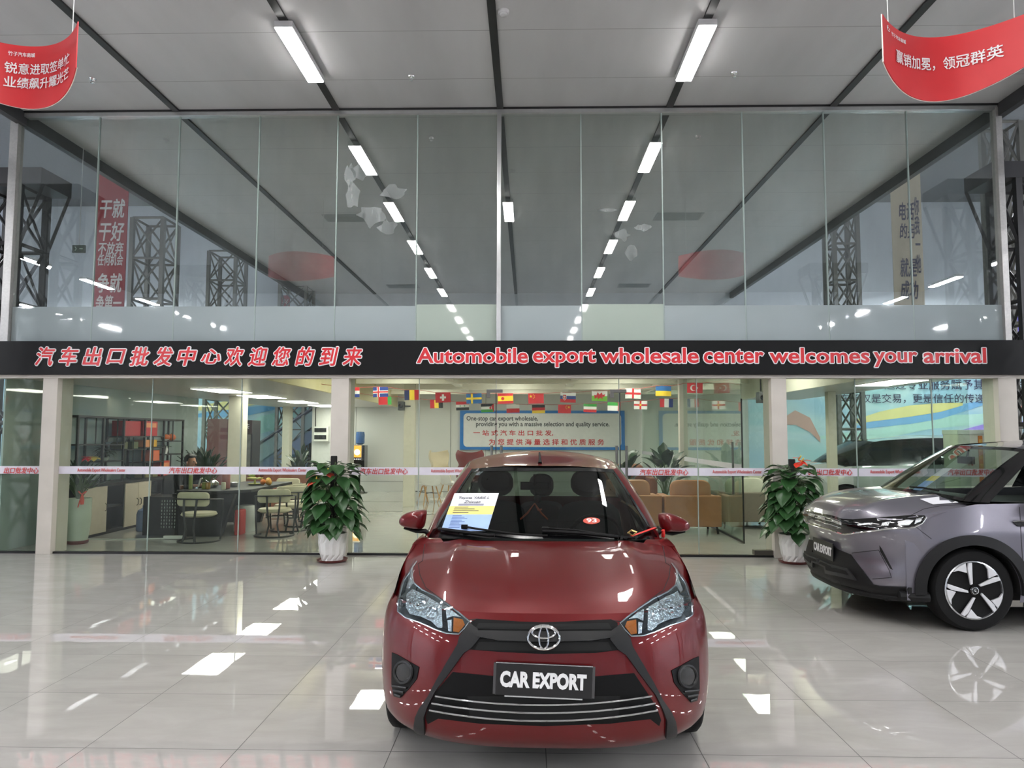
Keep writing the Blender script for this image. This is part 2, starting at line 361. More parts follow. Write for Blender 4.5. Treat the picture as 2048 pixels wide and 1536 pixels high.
# ================================================================ facade
g_up = GLASS('upper_glass', (236, 240, 238), 2.05, 0., .035, (190, 200, 200))
g_low = GLASS('lower_glass', (238, 243, 238), 1.3, 0., .012, (200, 210, 205))
g_part = GLASS('partition_glass', (230, 240, 233), 1.7, 0., .04, (200, 214, 205))
m_seal = P('pale_seal', (150, 164, 160), .35); m_post = P('beige_post', (206, 199, 190), .45, noise=.05, scale=6); m_black = P('satin_black', (20, 20, 22), .32)
def frost_mat(name, rgb):
    if name in MATS: return MATS[name]
    m, nt, out = new_mat(name); N = nt.nodes; L = nt.links
    b = N.new('ShaderNodeBsdfPrincipled'); b.inputs['Base Color'].default_value = srgb(*rgb); b.inputs['Roughness'].default_value = .03; b.inputs['IOR'].default_value = 1.75
    t = N.new('ShaderNodeBsdfTransparent'); t.inputs[0].default_value = srgb(220, 230, 228); mx = N.new('ShaderNodeMixShader')
    nz = N.new('ShaderNodeTexNoise'); nz.inputs['Scale'].default_value = .8; mr = N.new('ShaderNodeMapRange'); mr.inputs['To Min'].default_value = .8; mr.inputs['To Max'].default_value = .92
    L.new(nz.outputs[0], mr.inputs[0]); L.new(mr.outputs[0], mx.inputs[0]); L.new(t.outputs[0], mx.inputs[1]); L.new(b.outputs[0], mx.inputs[2]); L.new(mx.outputs[0], out.inputs[0])
    return m
fr_blue, fr_green = frost_mat('frosted_blue', (172, 183, 185)), frost_mat('frosted_green', (182, 195, 184))
PANES = [-7.12, -6.0, -4.865, -3.74, -2.642, -1.528, -.395, .73, 1.838, 2.94, 4.05, 5.178, 6.37]
for i in range(12):
    a, b = PANES[i] + .005, PANES[i + 1] - .005
    o = struct(MB().span((a, FY + .03, 2.86), (b, FY + .042, 6.04)).build('window_%d' % (i + 1), g_up))
    zf = 3.352 if i not in (5, 7) else 3.372
    MB().span((a + .004, FY + .0235, 2.87), (b - .004, FY + .0275, zf)).build('frosted_film', fr_green if i in (5, 7) else fr_blue, o)
    if 0 < i: MB().span((a - .014, FY + .022, 2.87), (a + .002, FY + .05, 6.04)).build('glass_seal', m_seal, o)
m_res = GLASS('glue_residue', (225, 228, 228), 1.1, 0, .22, (214, 218, 218)); rg = random.Random(4)
for wn, spots in ((5, ((720, 345, 22, 18), (705, 390, 16, 30), (785, 385, 30, 16), (745, 430, 34, 26), (775, 455, 22, 18), (700, 350, 12, 24))), (9, ((1245, 470, 16, 14), (1262, 505, 14, 18), (1285, 455, 18, 8))), (8, ((1215, 420, 22, 4),))):
    for cx, cy, rx, ry in spots:
        pl = [at(cx + rx * rg.uniform(.55, 1.1) * math.cos(a * PI / 7), cy + ry * rg.uniform(.55, 1.1) * math.sin(a * PI / 7), FY + .028) for a in range(14)]
        MB().prism([(q.x, q.z) for q in pl], .001, facing(0, FY + .0285, 0)).build('glue_residue', m_res, bpy.data.objects['window_%d' % wn])
trim(MB().span((-7.24, FY - .02, 6.035), (6.48, FY + .1, 6.085)), m_silver); trim(MB().span((XL, FY - .035, 6.085), (XR, FY + .12, CZ)), m_rail)
for x0, x1, mt in ((-7.235, -7.12, m_steel), (-.425, -.37, m_silver), (6.345, 6.43, m_steel)):
    trim(MB().span((x0, FY - .03, 2.86), (x1, FY + .1, 6.06)), mt, bevel=.004)
trim(MB().span((-7.3, FY - .06, 2.36), (8.6, FY + .1, 2.415)), m_post); trim(MB().span((-9.5, FY + .0, 0), (6.5, FY + .06, .028)), m_black)
for i, (x0, x1) in enumerate(((-6.585, -6.382), (-2.646, -2.408), (3.229, 3.43), (6.205, 6.446))):
    trim(MB().span((x0, FY - .05, 0), (x1, FY + .3, 2.41)), m_post, bevel=.004)
# the fascia sign
sg = thing('fascia_sign', 'long black fascia sign with red welcome lettering in two languages above the glass front', 'sign', (-.3, FY - .08, 2.41))
SY = FY - .12
zt, zb = at(1000, 681, SY).z, at(1000, 749, SY).z
MB().span((-9.6, SY, zb), (8.8, FY + .08, zt)).build('sign_board', P('sign_black', (12, 12, 14), .5, spec=.25, noise=.03), sg, bevel=.004)
m_red = P('sign_red', (214, 44, 52), .35); m_white = P('sign_white', (240, 240, 242), .4)
for word, p0, p1, y0, y1 in (('Automobile', 834, 1056, 696, 726.5), ('export', 1066, 1191, 699, 734.5), ('wholesale', 1200, 1397, 696, 726.5), ('center', 1407, 1527, 699, 726.5), ('welcomes', 1538, 1738, 696, 726.5), ('your', 1747, 1834, 704, 734.5), ('arrival', 1846, 1971, 696, 726.5)):
    on_wall(word, p0, p1, (y0 + y1) / 2, y1 - y0, SY, m_red, sg, .012, .022, outline=.04, omat=m_white, dy=.0)
for k, ch in enumerate('汽车出口批发中心欢迎您的到来'):
    pc = 91.5 + 47.2 * k
    on_wall(ch, pc - 18.5, pc + 18.5, 713, 36 if ch not in '口心' else 28, SY, m_red, sg, .012, .022, .22, outline=.045, omat=m_white, dy=.0)
# lower panes with the safety strip
m_strip = P('strip_white', (216, 212, 224), .45); m_sred = P('strip_red', (206, 62, 58), .5)
EN, CN = 'Automobile Export Wholesalers Center', '汽车出口批发中心'
def pane(n, x0, x1, texts=(), z1=2.36, strip=True, sx=None, edges=True):
    o = struct(MB().span((x0, FY + .05, .03), (x1, FY + .062, z1)).build('window_%d' % n, g_low))
    if edges: MB().span((x1 - .004, FY + .046, .03), (x1 + .006, FY + .066, z1)).build('glass_seal', m_seal, o)
    if strip: MB().span((sx[0] if sx else x0 + .005, FY + .041, 1.062), (sx[1] if sx else x1 - .005, FY + .046, 1.165)).build('safety_strip', m_strip, o)
    for body, p0, p1 in texts:
        on_wall(body, p0, p1, 941 if p0 < 700 else 942.5 if p0 < 1100 else 944.5, 9 if body == EN else 12, FY + .041, m_sred, o, .003, .012 if body != EN else 0, .2 if body != EN else 0, dy=.003, name='strip_lettering')
    return o
pane(13, -7.3, -6.59, [('出口批发中心', 8, 77)])
pane(14, -6.38, -5.13, [(EN, 155, 251)]); pane(15, -5.12, -3.9, [(CN, 338, 434)]); pane(16, -3.89, -2.65, [(EN, 517, 613)])
pane(17, -2.405, -1.475, [(CN, 720, 815)]); pane(18, -1.465, -.43, [(EN, 862, 958)]); pane(19, -.42, 1.225, strip=False)
pane(20, 1.235, 2.265, [(CN, 1279, 1376)]); pane(21, 2.275, 3.225, [(EN, 1425, 1523)], edges=False)
pane(22, 3.435, 4.375, [(CN, 1608, 1704)]); pane(23, 4.385, 5.385, [(EN, 1740, 1841)]); pane(24, 5.395, 6.2, [('汽车出口批发中心', 1895, 1990)], edges=False)
# double glass doors behind the red car: dark edges and long handles
m_hand = P('brushed_handle', (120, 118, 114), .3, .9)
for k, (xe, x0) in enumerate(((-.43, -.42), (1.235, .4))):
    d = struct(MB().span((xe - .006, FY + .04, .03), (xe + .006, FY + .07, 2.18)).build('door_%d' % (k + 1), m_black))
    for s in (-.055, .075):
        MB().tube([(xe + s, FY - .02, .62), (xe + s, FY - .02, 1.46)], .018, 10).tube([(xe + s, FY - .02, 1.36), (xe + s, FY + .05, 1.36)], .01, 6).tube([(xe + s, FY - .02, .75), (xe + s, FY + .05, .75)], .01, 6).build('door_handle', m_hand, d, smooth=True)
    MB().span((xe - .13, FY + .03, 2.17), (xe + .09, FY + .075, 2.215)).span((xe - .13, FY + .03, 2.10), (xe - .08, FY + .075, 2.17)).build('patch_fitting', m_hand, d, bevel=.004)
# glass partition running back from the right door opening, and the open door leaf
XP = 3.2
pt = struct(MB().span((XP, 11.05, .03), (XP + .012, 15.1, 2.75)).build('window_25', g_part))
MB().span((XP - .004, 11.03, .0), (XP + .016, 11.05, 2.15)).span((XP - .004, 11.05, .0), (XP + .016, 15.1, .03)).build('dark_edge', m_black, pt)
MB().tube([(XP - .05, 11.35, .7), (XP - .05, 11.35, 1.5)], .018, 8).build('door_handle', m_hand, pt, smooth=True)
MB().span((XP - .01, 11.05, 1.08), (XP - .006, 15.05, 1.165)).build('safety_strip', m_strip, pt)
pt2 = struct(MB().span((XP, 15.25, .03), (XP + .012, 20.6, 2.75)).build('window_26', g_part))
MB().span((XP - .01, 15.25, 1.08), (XP - .006, 20.6, 1.165)).build('safety_strip', m_strip, pt2)
trim(MB().span((XP - .08, 15.1, 0), (XP + .08, 15.25, 2.9)), m_post)
trim(MB().span((2.98, FY - .0, .03), (3.22, FY + .1, .09)), m_hand); 
# ================================================================ office shell
m_deck = P('deck_cream', (214, 208, 186), .55, noise=.04, scale=3); m_false = P('false_ceiling', (196, 190, 182), .3, noise=.05, scale=2, stretch=(1, 8, 1)); m_beam = P('beam_white', (232, 228, 216), .5); m_bwall = P('office_white', (216, 216, 214), .3, noise=.015, scale=1)
struct(MB().span((-7.2, FY + .1, 2.92), (6.4, 20.9, 3.0)).build('ceiling_office', m_deck))
struct(MB().span((-7.2, FY + .08, 2.385), (-3.77, 20.7, 2.43)).build('ceiling_left_office', m_false))
struct(MB().span((4.75, FY + .08, 2.385), (5.95, 16.2, 2.43)).build('ceiling_right_office', m_false))
trim(MB().span((-3.77, FY + .08, 2.385), (-3.71, 20.7, 2.92)), P('fascia_cream', (216, 206, 160), .5)); trim(MB().span((4.69, FY + .08, 2.385), (4.75, 16.2, 2.92)), m_beam)
for y in (11.6, 13.6, 15.6, 17.6, 19.6): trim(MB().span((-3.7, y, 2.7), (4.69, y + .12, 2.92)), m_beam)
for x in (-1.75, .9, 3.0): trim(MB().span((x, FY + .1, 2.76), (x + .16, 20.6, 2.92)), m_beam)
struct(MB().span((-6.15, 20.7, 0), (6.2, 20.85, 2.92)).build('wall_office_back', m_bwall))
for z in (.28, .55): trim(MB().span((-6.1, 20.69, z), (3.1, 20.7, z + .012)), P('joint_grey', (140, 140, 140), .5))
for x in (-4.9, -2.2, -1.2): trim(MB().span((x, 20.69, 0), (x + .012, 20.7, 2.9)), P('joint_grey', (140, 140, 140), .5))
g_side = frost_mat('frosted_side', (168, 182, 180))
g_side2 = GLASS('side_clear_glass', (238, 244, 240), 1.12)
struct(MB().span((-7.22, 9.9, 0), (-7.2, 15.8, 2.39)).build('wall_office_left', g_side))
struct(MB().span((-7.22, 15.85, 0), (-7.208, 20.7, 2.39)).build('window_27', g_side2)); struct(MB().span((6.0, 10.1, 0), (6.012, 20.7, 2.75)).build('window_28', g_side2))
for x0, x1, y0, y1, h in ((-6.1, -5.8, 14.75, 15.0, 2.4), (-2.78, -2.53, 16.3, 16.5, 2.9), (5.36, 5.5, 13.15, 13.29, 2.385), (-6.9, -6.7, 20.4, 20.68, 2.4)):
    trim(MB().span((x0, y0, 0), (x1, y1, h)), P('column_cream', (216, 212, 196), .45), bevel=.005)
# ================================================================ hall lamps
m_lamp = EM('lamp_white', (255, 253, 250), LAMP); m_house = P('lamp_housing', (206, 206, 208), .4)
def lightbar(x, y, z, label, group, ln=1.22, wd=.185):
    t = thing('ceiling_light', label, 'ceiling light', (x, y, z), 0, group)
    MB().span((x - wd / 2 - .008, y - ln / 2 - .012, z), (x + wd / 2 + .008, y + ln / 2 + .012, z + .07)).build('lamp_housing', m_house, t)
    MB().span((x - wd / 2, y - ln / 2, z - .012), (x + wd / 2, y + ln / 2, z)).build('diffuser', m_lamp, t)
    return t
GB = 'light bars along the ceiling rails'
m_lampb = EM('lamp_white_bay', (250, 252, 255), LAMP * 5.5)
L0 = lightbar(-2.66, 8.2, CZ - .095, 'white light bar on the left lit ceiling rail, just before the glass front', GB)
copy_tree(L0, (1.94, 8.25, CZ - .095), label='white light bar on the right lit ceiling rail, just before the glass front')
BAYD = [q for q in L0.children if q.name.startswith('diffuser')][0].data.copy(); BAYD.materials[0] = m_lampb
for k in range(1, 9):
    for x in (-2.66, 1.94): copy_tree(L0, (x, 8.22 - 2.74 * k, CZ - .095), label='white ceiling light bar farther back, seen only as a mirror image in the upper glass')
copy_tree(L0, (-.385, 5.45, CZ - .095), label='white light bar alone on the middle ceiling rail, mirrored in the upper glass')
for x, y0, n in ((-12.7, 6.8, 7), (12.0, 6.8, 7), (-17.3, 1, 5), (16.9, 1, 5), (-12.7, 23.67 - 2.75, 4), (12.0, 20.92, 4)):  # rear rows and the bars nearest the glass are added to light the bays
    for k in range(n):
        c_ = copy_tree(L0, (x, y0 - 2.75 * k, CZ - .095), label='white light bar over the side bay, mirrored in the glass or added as fill light')
        for q in c_.children:
            if q.name.startswith('diffuser'): q.data = BAYD
# office lamps
m_lamp2 = EM('panel_white', (255, 250, 238), 4.2)
def panel(x, y, z, label, group, a=.6, b=1.2):
    t = thing('panel_light', label, 'ceiling light', (x, y, z), 0, group)
    MB().span((x - a / 2 - .02, y - b / 2 - .02, z - .008), (x + a / 2 + .02, y + b / 2 + .02, z)).build('frame', m_house, t)
    MB().span((x - a / 2, y - b / 2, z - .014), (x + a / 2, y + b / 2, z - .008)).build('diffuser', m_lamp2, t)
    return t
p0 = panel(-5.45, 12.9, 2.385, 'lit panel in the grey false ceiling, nearest to the glass', 'panel lights of the tea room')
for y, l in ((15.0, 'lit panel in the grey false ceiling, second from the glass'), (17.4, 'lit panel in the grey false ceiling, third from the glass'), (19.7, 'lit panel in the grey false ceiling beside the white post, farthest from the glass')): copy_tree(p0, (-5.5, y, 2.385), label=l)
p1 = panel(-.3, 12.6, 2.92, 'bright panel between the cream beams of the lounge ceiling', 'panel lights of the lounge', .5, 1.2)
for x, y in ((-2.7, 12.6), (2.0, 12.6), (-2.7, 14.6), (-.3, 16.6), (2.0, 16.6), (-2.7, 18.6), (-.3, 18.6), (2.0, 14.6), (4.0, 18.6), (4.0, 12.6)): copy_tree(p1, (x, y, 2.92))
copy_tree(p1, (5.35, 10.9, 2.385), label='lit panel in the low ceiling over the right corner of the lounge')
# vents, sprinklers, detector on the ceiling
def vent(x, y, label):
    t = thing('air_vent', label, 'air vent', (x, y, CZ), 0, 'black ceiling vents')
    mb = MB().span((x - .48, y - .26, CZ - .012), (x + .48, y + .26, CZ)); mb.build('vent_frame', m_rail, t)
    mb = MB()
    for i in range(6): mb.box((x, y - .2 + .08 * i, CZ - .016), (.88, .03, .008))
    mb.build('louvre', P('louvre_dark', (16, 16, 18), .5), t)
    return t
v0 = vent(-3.76, 4.8, 'black air vent mirrored in the upper glass, larger one left of centre')
copy_tree(v0, (3.1, 4.8, CZ), label='black air vent mirrored in the upper glass, larger one right of centre'); copy_tree(v0, (-3.8, -2.2, CZ), label='black air vent mirrored in the upper glass, small one left of centre'); copy_tree(v0, (3.2, -2.2, CZ), label='black air vent mirrored in the upper glass, small one right of centre')
m_chrome = P('chrome', (226, 226, 228), .08, 1., noise=.01)
def sprinkler(px, py, label):
    d = ray(px, py); p = EYEV + d * ((CZ - EYE) / d.z)
    t = thing('sprinkler', label, 'sprinkler', p, 0, 'ceiling sprinklers')
    MB().lathe([(.045, 0), (.04, -.012), (.012, -.015)], p, 16).build('escutcheon', m_chrome, t, smooth=True)
    MB().tube([p, p - Vector((0, 0, .045))], .01, 8).lathe([(.004, -.045), (.024, -.05), (.004, -.054)], p, 12).build('sprinkler_head', m_chrome, t, smooth=True)
sprinkler(823, 153, 'chrome sprinkler on the ceiling left of the middle rail'); sprinkler(1468, 146, 'chrome sprinkler on the ceiling right of the right light bar'); sprinkler(185, 158, 'chrome sprinkler on the ceiling beside the left red hanging banner')
d = ray(1007, 22); p = EYEV + d * ((CZ - EYE) / d.z)
t = thing('smoke_detector', 'round white smoke detector on the ceiling beside the middle rail', 'smoke detector', p)
MB().lathe([(.062, 0), (.06, -.02), (.05, -.03)], p, 24).build('base', m_house, t, smooth=True); MB().lathe([(.04, -.03), (.036, -.05), (.012, -.06), (0, -.06)], p, 20).build('sensor_head', m_house, t, smooth=True)
# ================================================================ cars
def curve(*pts):
    xs = [p[0] for p in pts]; ys = [p[1] for p in pts]; n = len(xs)
    d = [(ys[min(i + 1, n - 1)] - ys[max(i - 1, 0)]) / (xs[min(i + 1, n - 1)] - xs[max(i - 1, 0)]) for i in range(n)]
    def f(x):
        if x <= xs[0]: return ys[0]
        if x >= xs[-1]: return ys[-1]
        i = max(k for k in range(n - 1) if xs[k] <= x); h = xs[i + 1] - xs[i]; t = (x - xs[i]) / h
        return ys[i] * (1 + 2 * t) * (1 - t) ** 2 + d[i] * h * t * (1 - t) ** 2 + ys[i + 1] * t * t * (3 - 2 * t) - d[i + 1] * h * t * t * (1 - t)
    return f
def pcurve(*pts):      # a 3-D curve over t (first entry of each point)
    fs = [curve(*[(p[0], p[k]) for p in pts]) for k in (1, 2, 3)]
    return lambda t: Vector((fs[0](t), fs[1](t), fs[2](t)))
def pebble(poly, layers, M):   # rounded solid: outline scaled about its centroid at several depths
    n = len(poly); cx = sum(p[0] for p in poly) / n; cy = sum(p[1] for p in poly) / n
    vs = [M @ Vector((cx + (x - cx) * s, cy + (y - cy) * s, z)) for s, z in layers for x, y in poly]
    fs = [(i * n + j, i * n + (j + 1) % n, (i + 1) * n + (j + 1) % n, (i + 1) * n + j) for i in range(len(layers) - 1) for j in range(n)]
    fs += [tuple(range(n - 1, -1, -1)), tuple(range((len(layers) - 1) * n, len(layers) * n))]
    return MB().add(vs, fs)
def smooth_poly(poly, k=3):
    for _ in range(k):
        q = []
        for i in range(len(poly)):
            a, b = poly[i], poly[(i + 1) % len(poly)]
            q += [(a[0] * .75 + b[0] * .25, a[1] * .75 + b[1] * .25), (a[0] * .25 + b[0] * .75, a[1] * .25 + b[1] * .75)]
        poly = q
    return poly
def tree_of(*mbs):
    v = []; f = []
    for m in mbs: n = len(v); v += m.v; f += [tuple(i + n for i in q) for q in m.f]
    return BVHTree.FromPolygons([tuple(p) for p in v], f)
def hit(bvh, px, py, guess=None):
    d = ray(px, py); d.normalize(); loc, nr, ix, ds = bvh.ray_cast(EYEV, d)
    if loc is None:
        loc, nr, ix, _ = bvh.find_nearest(EYEV + d * (guess or 4)); ds = (loc - EYEV).length
    if nr.dot(d) > 0: nr = -nr
    return loc, nr, ds
def conform(poly, bvh, off=.004, thick=.012, step=5.):
    """a panel whose outline lies on the car's skin, with its own thickness"""
    n = len(poly); b = []
    for i in range(n):
        p, q = poly[i], poly[(i + 1) % n]; k = max(1, int(math.hypot(q[0] - p[0], q[1] - p[1]) / step))
        b += [(p[0] + (q[0] - p[0]) * j / k, p[1] + (q[1] - p[1]) * j / k) for j in range(k)]
    def inside(x, y):
        c = False
        for i in range(n):
            (x1, y1), (x2, y2) = poly[i], poly[(i + 1) % n]
            if (y1 > y) != (y2 > y) and x < (x2 - x1) * (y - y1) / (y2 - y1) + x1: c = not c
        return c
    x0, x1 = min(p[0] for p in poly), max(p[0] for p in poly); y0, y1 = min(p[1] for p in poly), max(p[1] for p in poly)
    pts = list(b); y = y0 + step / 2
    while y < y1:
        x = x0 + step / 2
        while x < x1:
            if inside(x, y) and min((x - u) ** 2 + (y - v) ** 2 for u, v in b) > (step * .5) ** 2: pts.append((x, y))
            x += step
        y += step
    nb = len(b); ov, _, fc, *_r = delaunay_2d_cdt([Vector(p) for p in pts], [(i, (i + 1) % nb) for i in range(nb)], [], 1, 1e-4)
    vs = []; g = None
    for p in ov:
        l, nr, g = hit(bvh, p.x, p.y, g); vs.append((l, nr))
    top = [l + nr * off for l, nr in vs]; bot = [l + nr * (off - thick) for l, nr in vs]; m = len(top)
    cnt = {}
    fl = []
    for q in fc:
        a = top[q[0]]; e = (top[q[1]] - a).cross(top[q[2]] - a)
        if e.dot(a - EYEV) > 0: q = list(reversed(q))
        fl.append(tuple(q))
    for q in fl:
        for i in range(len(q)): cnt[(q[i], q[(i + 1) % len(q)])] = 1
    bd = [(a, c) for a, c in cnt if (c, a) not in cnt]
    return MB().add(top + bot, fl + [tuple(i + m for i in reversed(q)) for q in fl] + [(c, a, a + m, c + m) for a, c in bd])
def onskin(bvh, pts, off=.004):
    r = []; g = None
    for px, py in pts: l, nr, g = hit(bvh, px, py, g); r.append(l + nr * off)
    return r
def dense(pts, step=6):
    r = []
    for p, q in zip(pts, pts[1:]):
        k = max(1, int(math.hypot(q[0] - p[0], q[1] - p[1]) / step)); r += [(p[0] + (q[0] - p[0]) * j / k, p[1] + (q[1] - p[1]) * j / k) for j in range(k)]
    return r + [pts[-1]]
def mirrored(mb, L):
    R_ = L @ Matrix.Diagonal((-1, 1, 1, 1)) @ L.inverted()
    return MB().add([R_ @ p for p in mb.v], [tuple(reversed(q)) for q in mb.f])
def sides2(mb, name, mat, parent, L, **k):
    a = mb.build(name, mat, parent, **k); return a, mirrored(mb, L).build(name, mat, parent, **k)
m_gl_dark = GLASS('car_glass', (150, 162, 158), 1.45); m_tyre = P('tyre_rubber', (15, 15, 16), .8, spec=.3, noise=.1, scale=60, bump=.1); m_plas = P('black_plastic', (12, 12, 13), .5, spec=.2, noise=.1, scale=60); m_gloss = P('gloss_black', (12, 12, 14), .12, coat=.6)
m_cloth = P('seat_cloth', (30, 30, 33), .85, noise=.12, scale=50); m_dash = P('dash_plastic', (24, 25, 28), .6); m_under = P('underbody', (10, 10, 11), .8)
m_refl = P('lamp_reflector', (225, 228, 232), .12, 1., noise=.25, scale=90, bump=.9); m_lens = GLASS('lamp_lens', (235, 240, 242), 1.35); m_amber = P('amber_lens', (205, 112, 32), .15, noise=.2, scale=80, bump=.5); m_silverp = P('alloy_silver', (206, 208, 212), .22, .9)
def shell(L, p):
    """body panels in the car's own frame: x across, y back from the nose, z up"""
    r = {}
    W, Bk, zr = p['w'], p['b'], p['z']
    def bump(u, v):
        z = zr[0] + (zr[1] - zr[0]) * v; s = 2 * u - 1; a = abs(s) * PI / 2
        x = W(z) * math.sin(a) ** (2 / p['p']) * (1 if s >= 0 else -1); y = Bk(z) + p['L'] * (1 - max(0, math.cos(a)) ** (2 / p['q']))
        return L @ Vector((x, y, z))
    r['bumper'] = MB().grid(bump, 64, 22)
    def plan(x, z):
        f = min(1, abs(x) / W(z)); return Bk(z) + p['L'] * (1 - max(0, 1 - f ** p['p']) ** (1 / p['q']))
    XS, ZC, ZE, cow = p['xs'], p['zc'], p['ze'], p['cowl']
    def upper(u, v):
        s = 2 * u - 1; x = s * XS(v); yf = plan(min(abs(x), W(zr[1]) * .992), zr[1]) - .004; yc = cow(abs(x))
        y = yf + (yc - yf) * v; a = abs(s)
        z = ZC(v) + (ZE(v) - ZC(v)) * a ** p['crown'] - p.get('crease', 0) * math.exp(-((a - .62) / .09) ** 2) * min(1, v * 3) * -1
        return L @ Vector((x, y, z))
    r['bonnet'] = MB().grid(upper, 48, 24)
    yl, yr = p['side']; ZS, SX = p['shoulder'], p['sx']
    r['flank'] = []
    for sg in (1, -1):
        nu, nv = 150, 26
        def side(u, v):
            y = yl + (yr - yl) * u; zt = ZS(y); zs = p['sill'] + (p.get('nose_sill', 0) if y < .62 else 0); z = zs + (zt - zs) * v; x = SX(y, v)
            return Vector((sg * x, y, z))
        g = MB().grid(side, nu, nv)
        keep = []; moved = {}
        for i, q in enumerate(g.v):
            for wy in p['wheels']:
                d = math.hypot(q.y - wy, q.z - p['wz'])
                if d < p['arch'] and p['arch'] - d < .035: moved[i] = (wy, d)
        for q in g.f:
            c = sum((g.v[i] for i in q), Vector()) / 4
            if all(math.hypot(c.y - wy, c.z - p['wz']) > p['arch'] - .012 for wy in p['wheels']): keep.append(q if sg > 0 else tuple(reversed(q)))
        used = {i for q in keep for i in q}
        for i in used:
            for wy in p['wheels']:
                dy, dz = g.v[i].y - wy, g.v[i].z - p['wz']; d = math.hypot(dy, dz)
                if 1e-6 < d < p['arch'] + .012: g.v[i].y = wy + dy / d * (p['arch'] + .002); g.v[i].z = p['wz'] + dz / d * (p['arch'] + .002)
        g.f = keep; g.v = [L @ q for q in g.v]; r['flank'].append(g)
    B, T, tc = p['base'], p['top'], p['tc']
    def gh(t0, t1, n=16, lo=0., hi=1., inset=0., m=10):
        out = []
        for sg in (1, -1):
            def fn(u, v):
                t = t0 + (t1 - t0) * u; b, tp = B(t), T(t); v = lo + (hi - lo) * v; q = b + (tp - b) * v
                q += Vector((.35 if t > tc else 0, -1 if t <= tc else 0, .3)).normalized() * (p.get('bulge', .02) * 4 * v * (1 - v) - inset)
                return L @ Vector((sg * q.x, q.y, q.z))
            g = MB().grid(fn, n, m)
            if sg < 0: g.f = [tuple(reversed(q)) for q in g.f]
            out.append(g)
        return out
    r['gh'] = gh
    def roof(u, v):
        t = tc * .55 + (1 - tc * .55) * v; s = 2 * u - 1
        if v <= 0: pass
        e = T(tc + (1 - tc) * v) ; y0 = T(abs(s) * tc).y; x = s * e.x; y = y0 + (p['roof_end'] - y0) * v
        return L @ Vector((x, y, e.z + p['roof_z'](v) * (1 - abs(s) ** 2.4) - (e.z - T(abs(s) * tc).z) * (1 - v) ** 3))
    r['roof'] = MB().grid(roof, 30, 24)
    return r
def tyre(c, r, wd, ax):      # ax: unit vector of the axle
    M = Matrix.Translation(c) @ ax.to_track_quat('Z', 'Y').to_matrix().to_4x4(); h = wd / 2
    return MB().lathe([(r * .68, -h * .9), (r * .8, -h), (r * .93, -h * .97), (r * .985, -h * .8), (r, -h * .45), (r, h * .45), (r * .985, h * .8), (r * .93, h * .97), (r * .8, h), (r * .68, h * .9)], n=48, M=M), M
# ---------------------------------------------------------------- red hatchback
YR = thing('hatchback_car', 'dark red hatchback with a CAR EXPORT plate parked facing forward in front of the glass', 'car', (.075, 3.33, 0), -.014)
LY = ROOTM[YR.name]
m_paint = P('dark_red_paint', (98, 5, 11), .34, .3, spec=.3, coat=.65, noise=.01, scale=200)
sxs = curve((.3, .79), (.46, .81), (.85, .835), (1.2, .82), (2.5, .82), (3.4, .82), (4.05, .76))
yp = dict(z=(.19, .78), w=curve((.19, .77), (.24, .805), (.4, .825), (.55, .828), (.7, .82), (.78, .79)), b=curve((.19, .075), (.235, .025), (.35, .0), (.5, .0), (.62, .02), (.72, .055), (.78, .10)), L=.5, p=3.0, q=1.8,
    xs=curve((0, .775), (.35, .79), (1, .80)), zc=curve((0, .775), (.12, .822), (.35, .882), (.7, .945), (1, .975)), ze=curve((0, .755), (.2, .80), (.5, .872), (1, .925)), cowl=lambda x: 1.03 + .16 * (x / .8) ** 2.2, crown=3.2, crease=.012,
    side=(.465, 4.05), shoulder=lambda y: .76 + (.93 - .76) * min(1, max(0, (y - .30) / .85)) ** .8 if y < 1.2 else .93 + .04 * min(1, (y - 1.2) / 2), sx=lambda y, v: sxs(y) - .05 * max(0, v - .75) * 4 * .9 - .03 * (1 - v) ** 2 - (.055 if y < .4 else 0) * 0,
    sill=.21, wheels=(.82, 3.37), wz=.30, arch=.335,
    base=pcurve((0, 0, 1.07, .985), (.12, .35, 1.10, .98), (.22, .60, 1.18, .968), (.3, .725, 1.33, .95), (.36, .775, 1.55, .945), (.6, .80, 2.4, .955), (.85, .79, 3.2, .98), (1, .74, 3.75, 1.0)),
    top=pcurve((0, 0, 1.82, 1.372), (.12, .26, 1.835, 1.372), (.22, .42, 1.87, 1.366), (.3, .505, 1.93, 1.358), (.36, .54, 2.02, 1.372), (.6, .57, 2.5, 1.40), (.85, .56, 3.2, 1.385), (1, .52, 3.6, 1.35)), tc=.3, bulge=.022,
    roof_end=3.6, roof_z=lambda v: .012 + .075 * math.sin(min(1, v * 1.25) * PI / 2) ** 1.0 - .03 * v * v)
sh = shell(LY, yp)
body = sh['bumper'].build('bumper', m_paint, YR, smooth=True, angle=1.2); sh['bonnet'].build('bonnet', m_paint, YR, smooth=True, angle=1.2)
for g in sh['flank']: g.build('side_panel', m_paint, YR, smooth=True, angle=1.2)
sh['roof'].build('roof', m_paint, YR, smooth=True, angle=1.2)
ws = sh['gh'](0, .298); ws_all = MB().add(ws[0].v, ws[0].f).add(ws[1].v, ws[1].f)
ws_all.build('windscreen', m_gl_dark, YR, smooth=True)
for g in sh['gh'](.298, .35, 4): g.solid(.02).build('windscreen_pillar', m_paint, YR, smooth=True)
for g in sh['gh'](.282, .30, 2, inset=-.003): g.build('windscreen_trim', m_gloss, YR, smooth=True)
for g in sh['gh'](0, .298, 16, .94, 1., -.003, 2): g.build('windscreen_trim', m_gloss, YR, smooth=True)
for g in sh['gh'](0, .298, 16, .0, .045, -.003, 2): g.build('windscreen_trim', m_gloss, YR, smooth=True)
for g in sh['gh'](.35, .60, 10, .02, .96): g.build('side_window', m_gl_dark, YR, smooth=True)
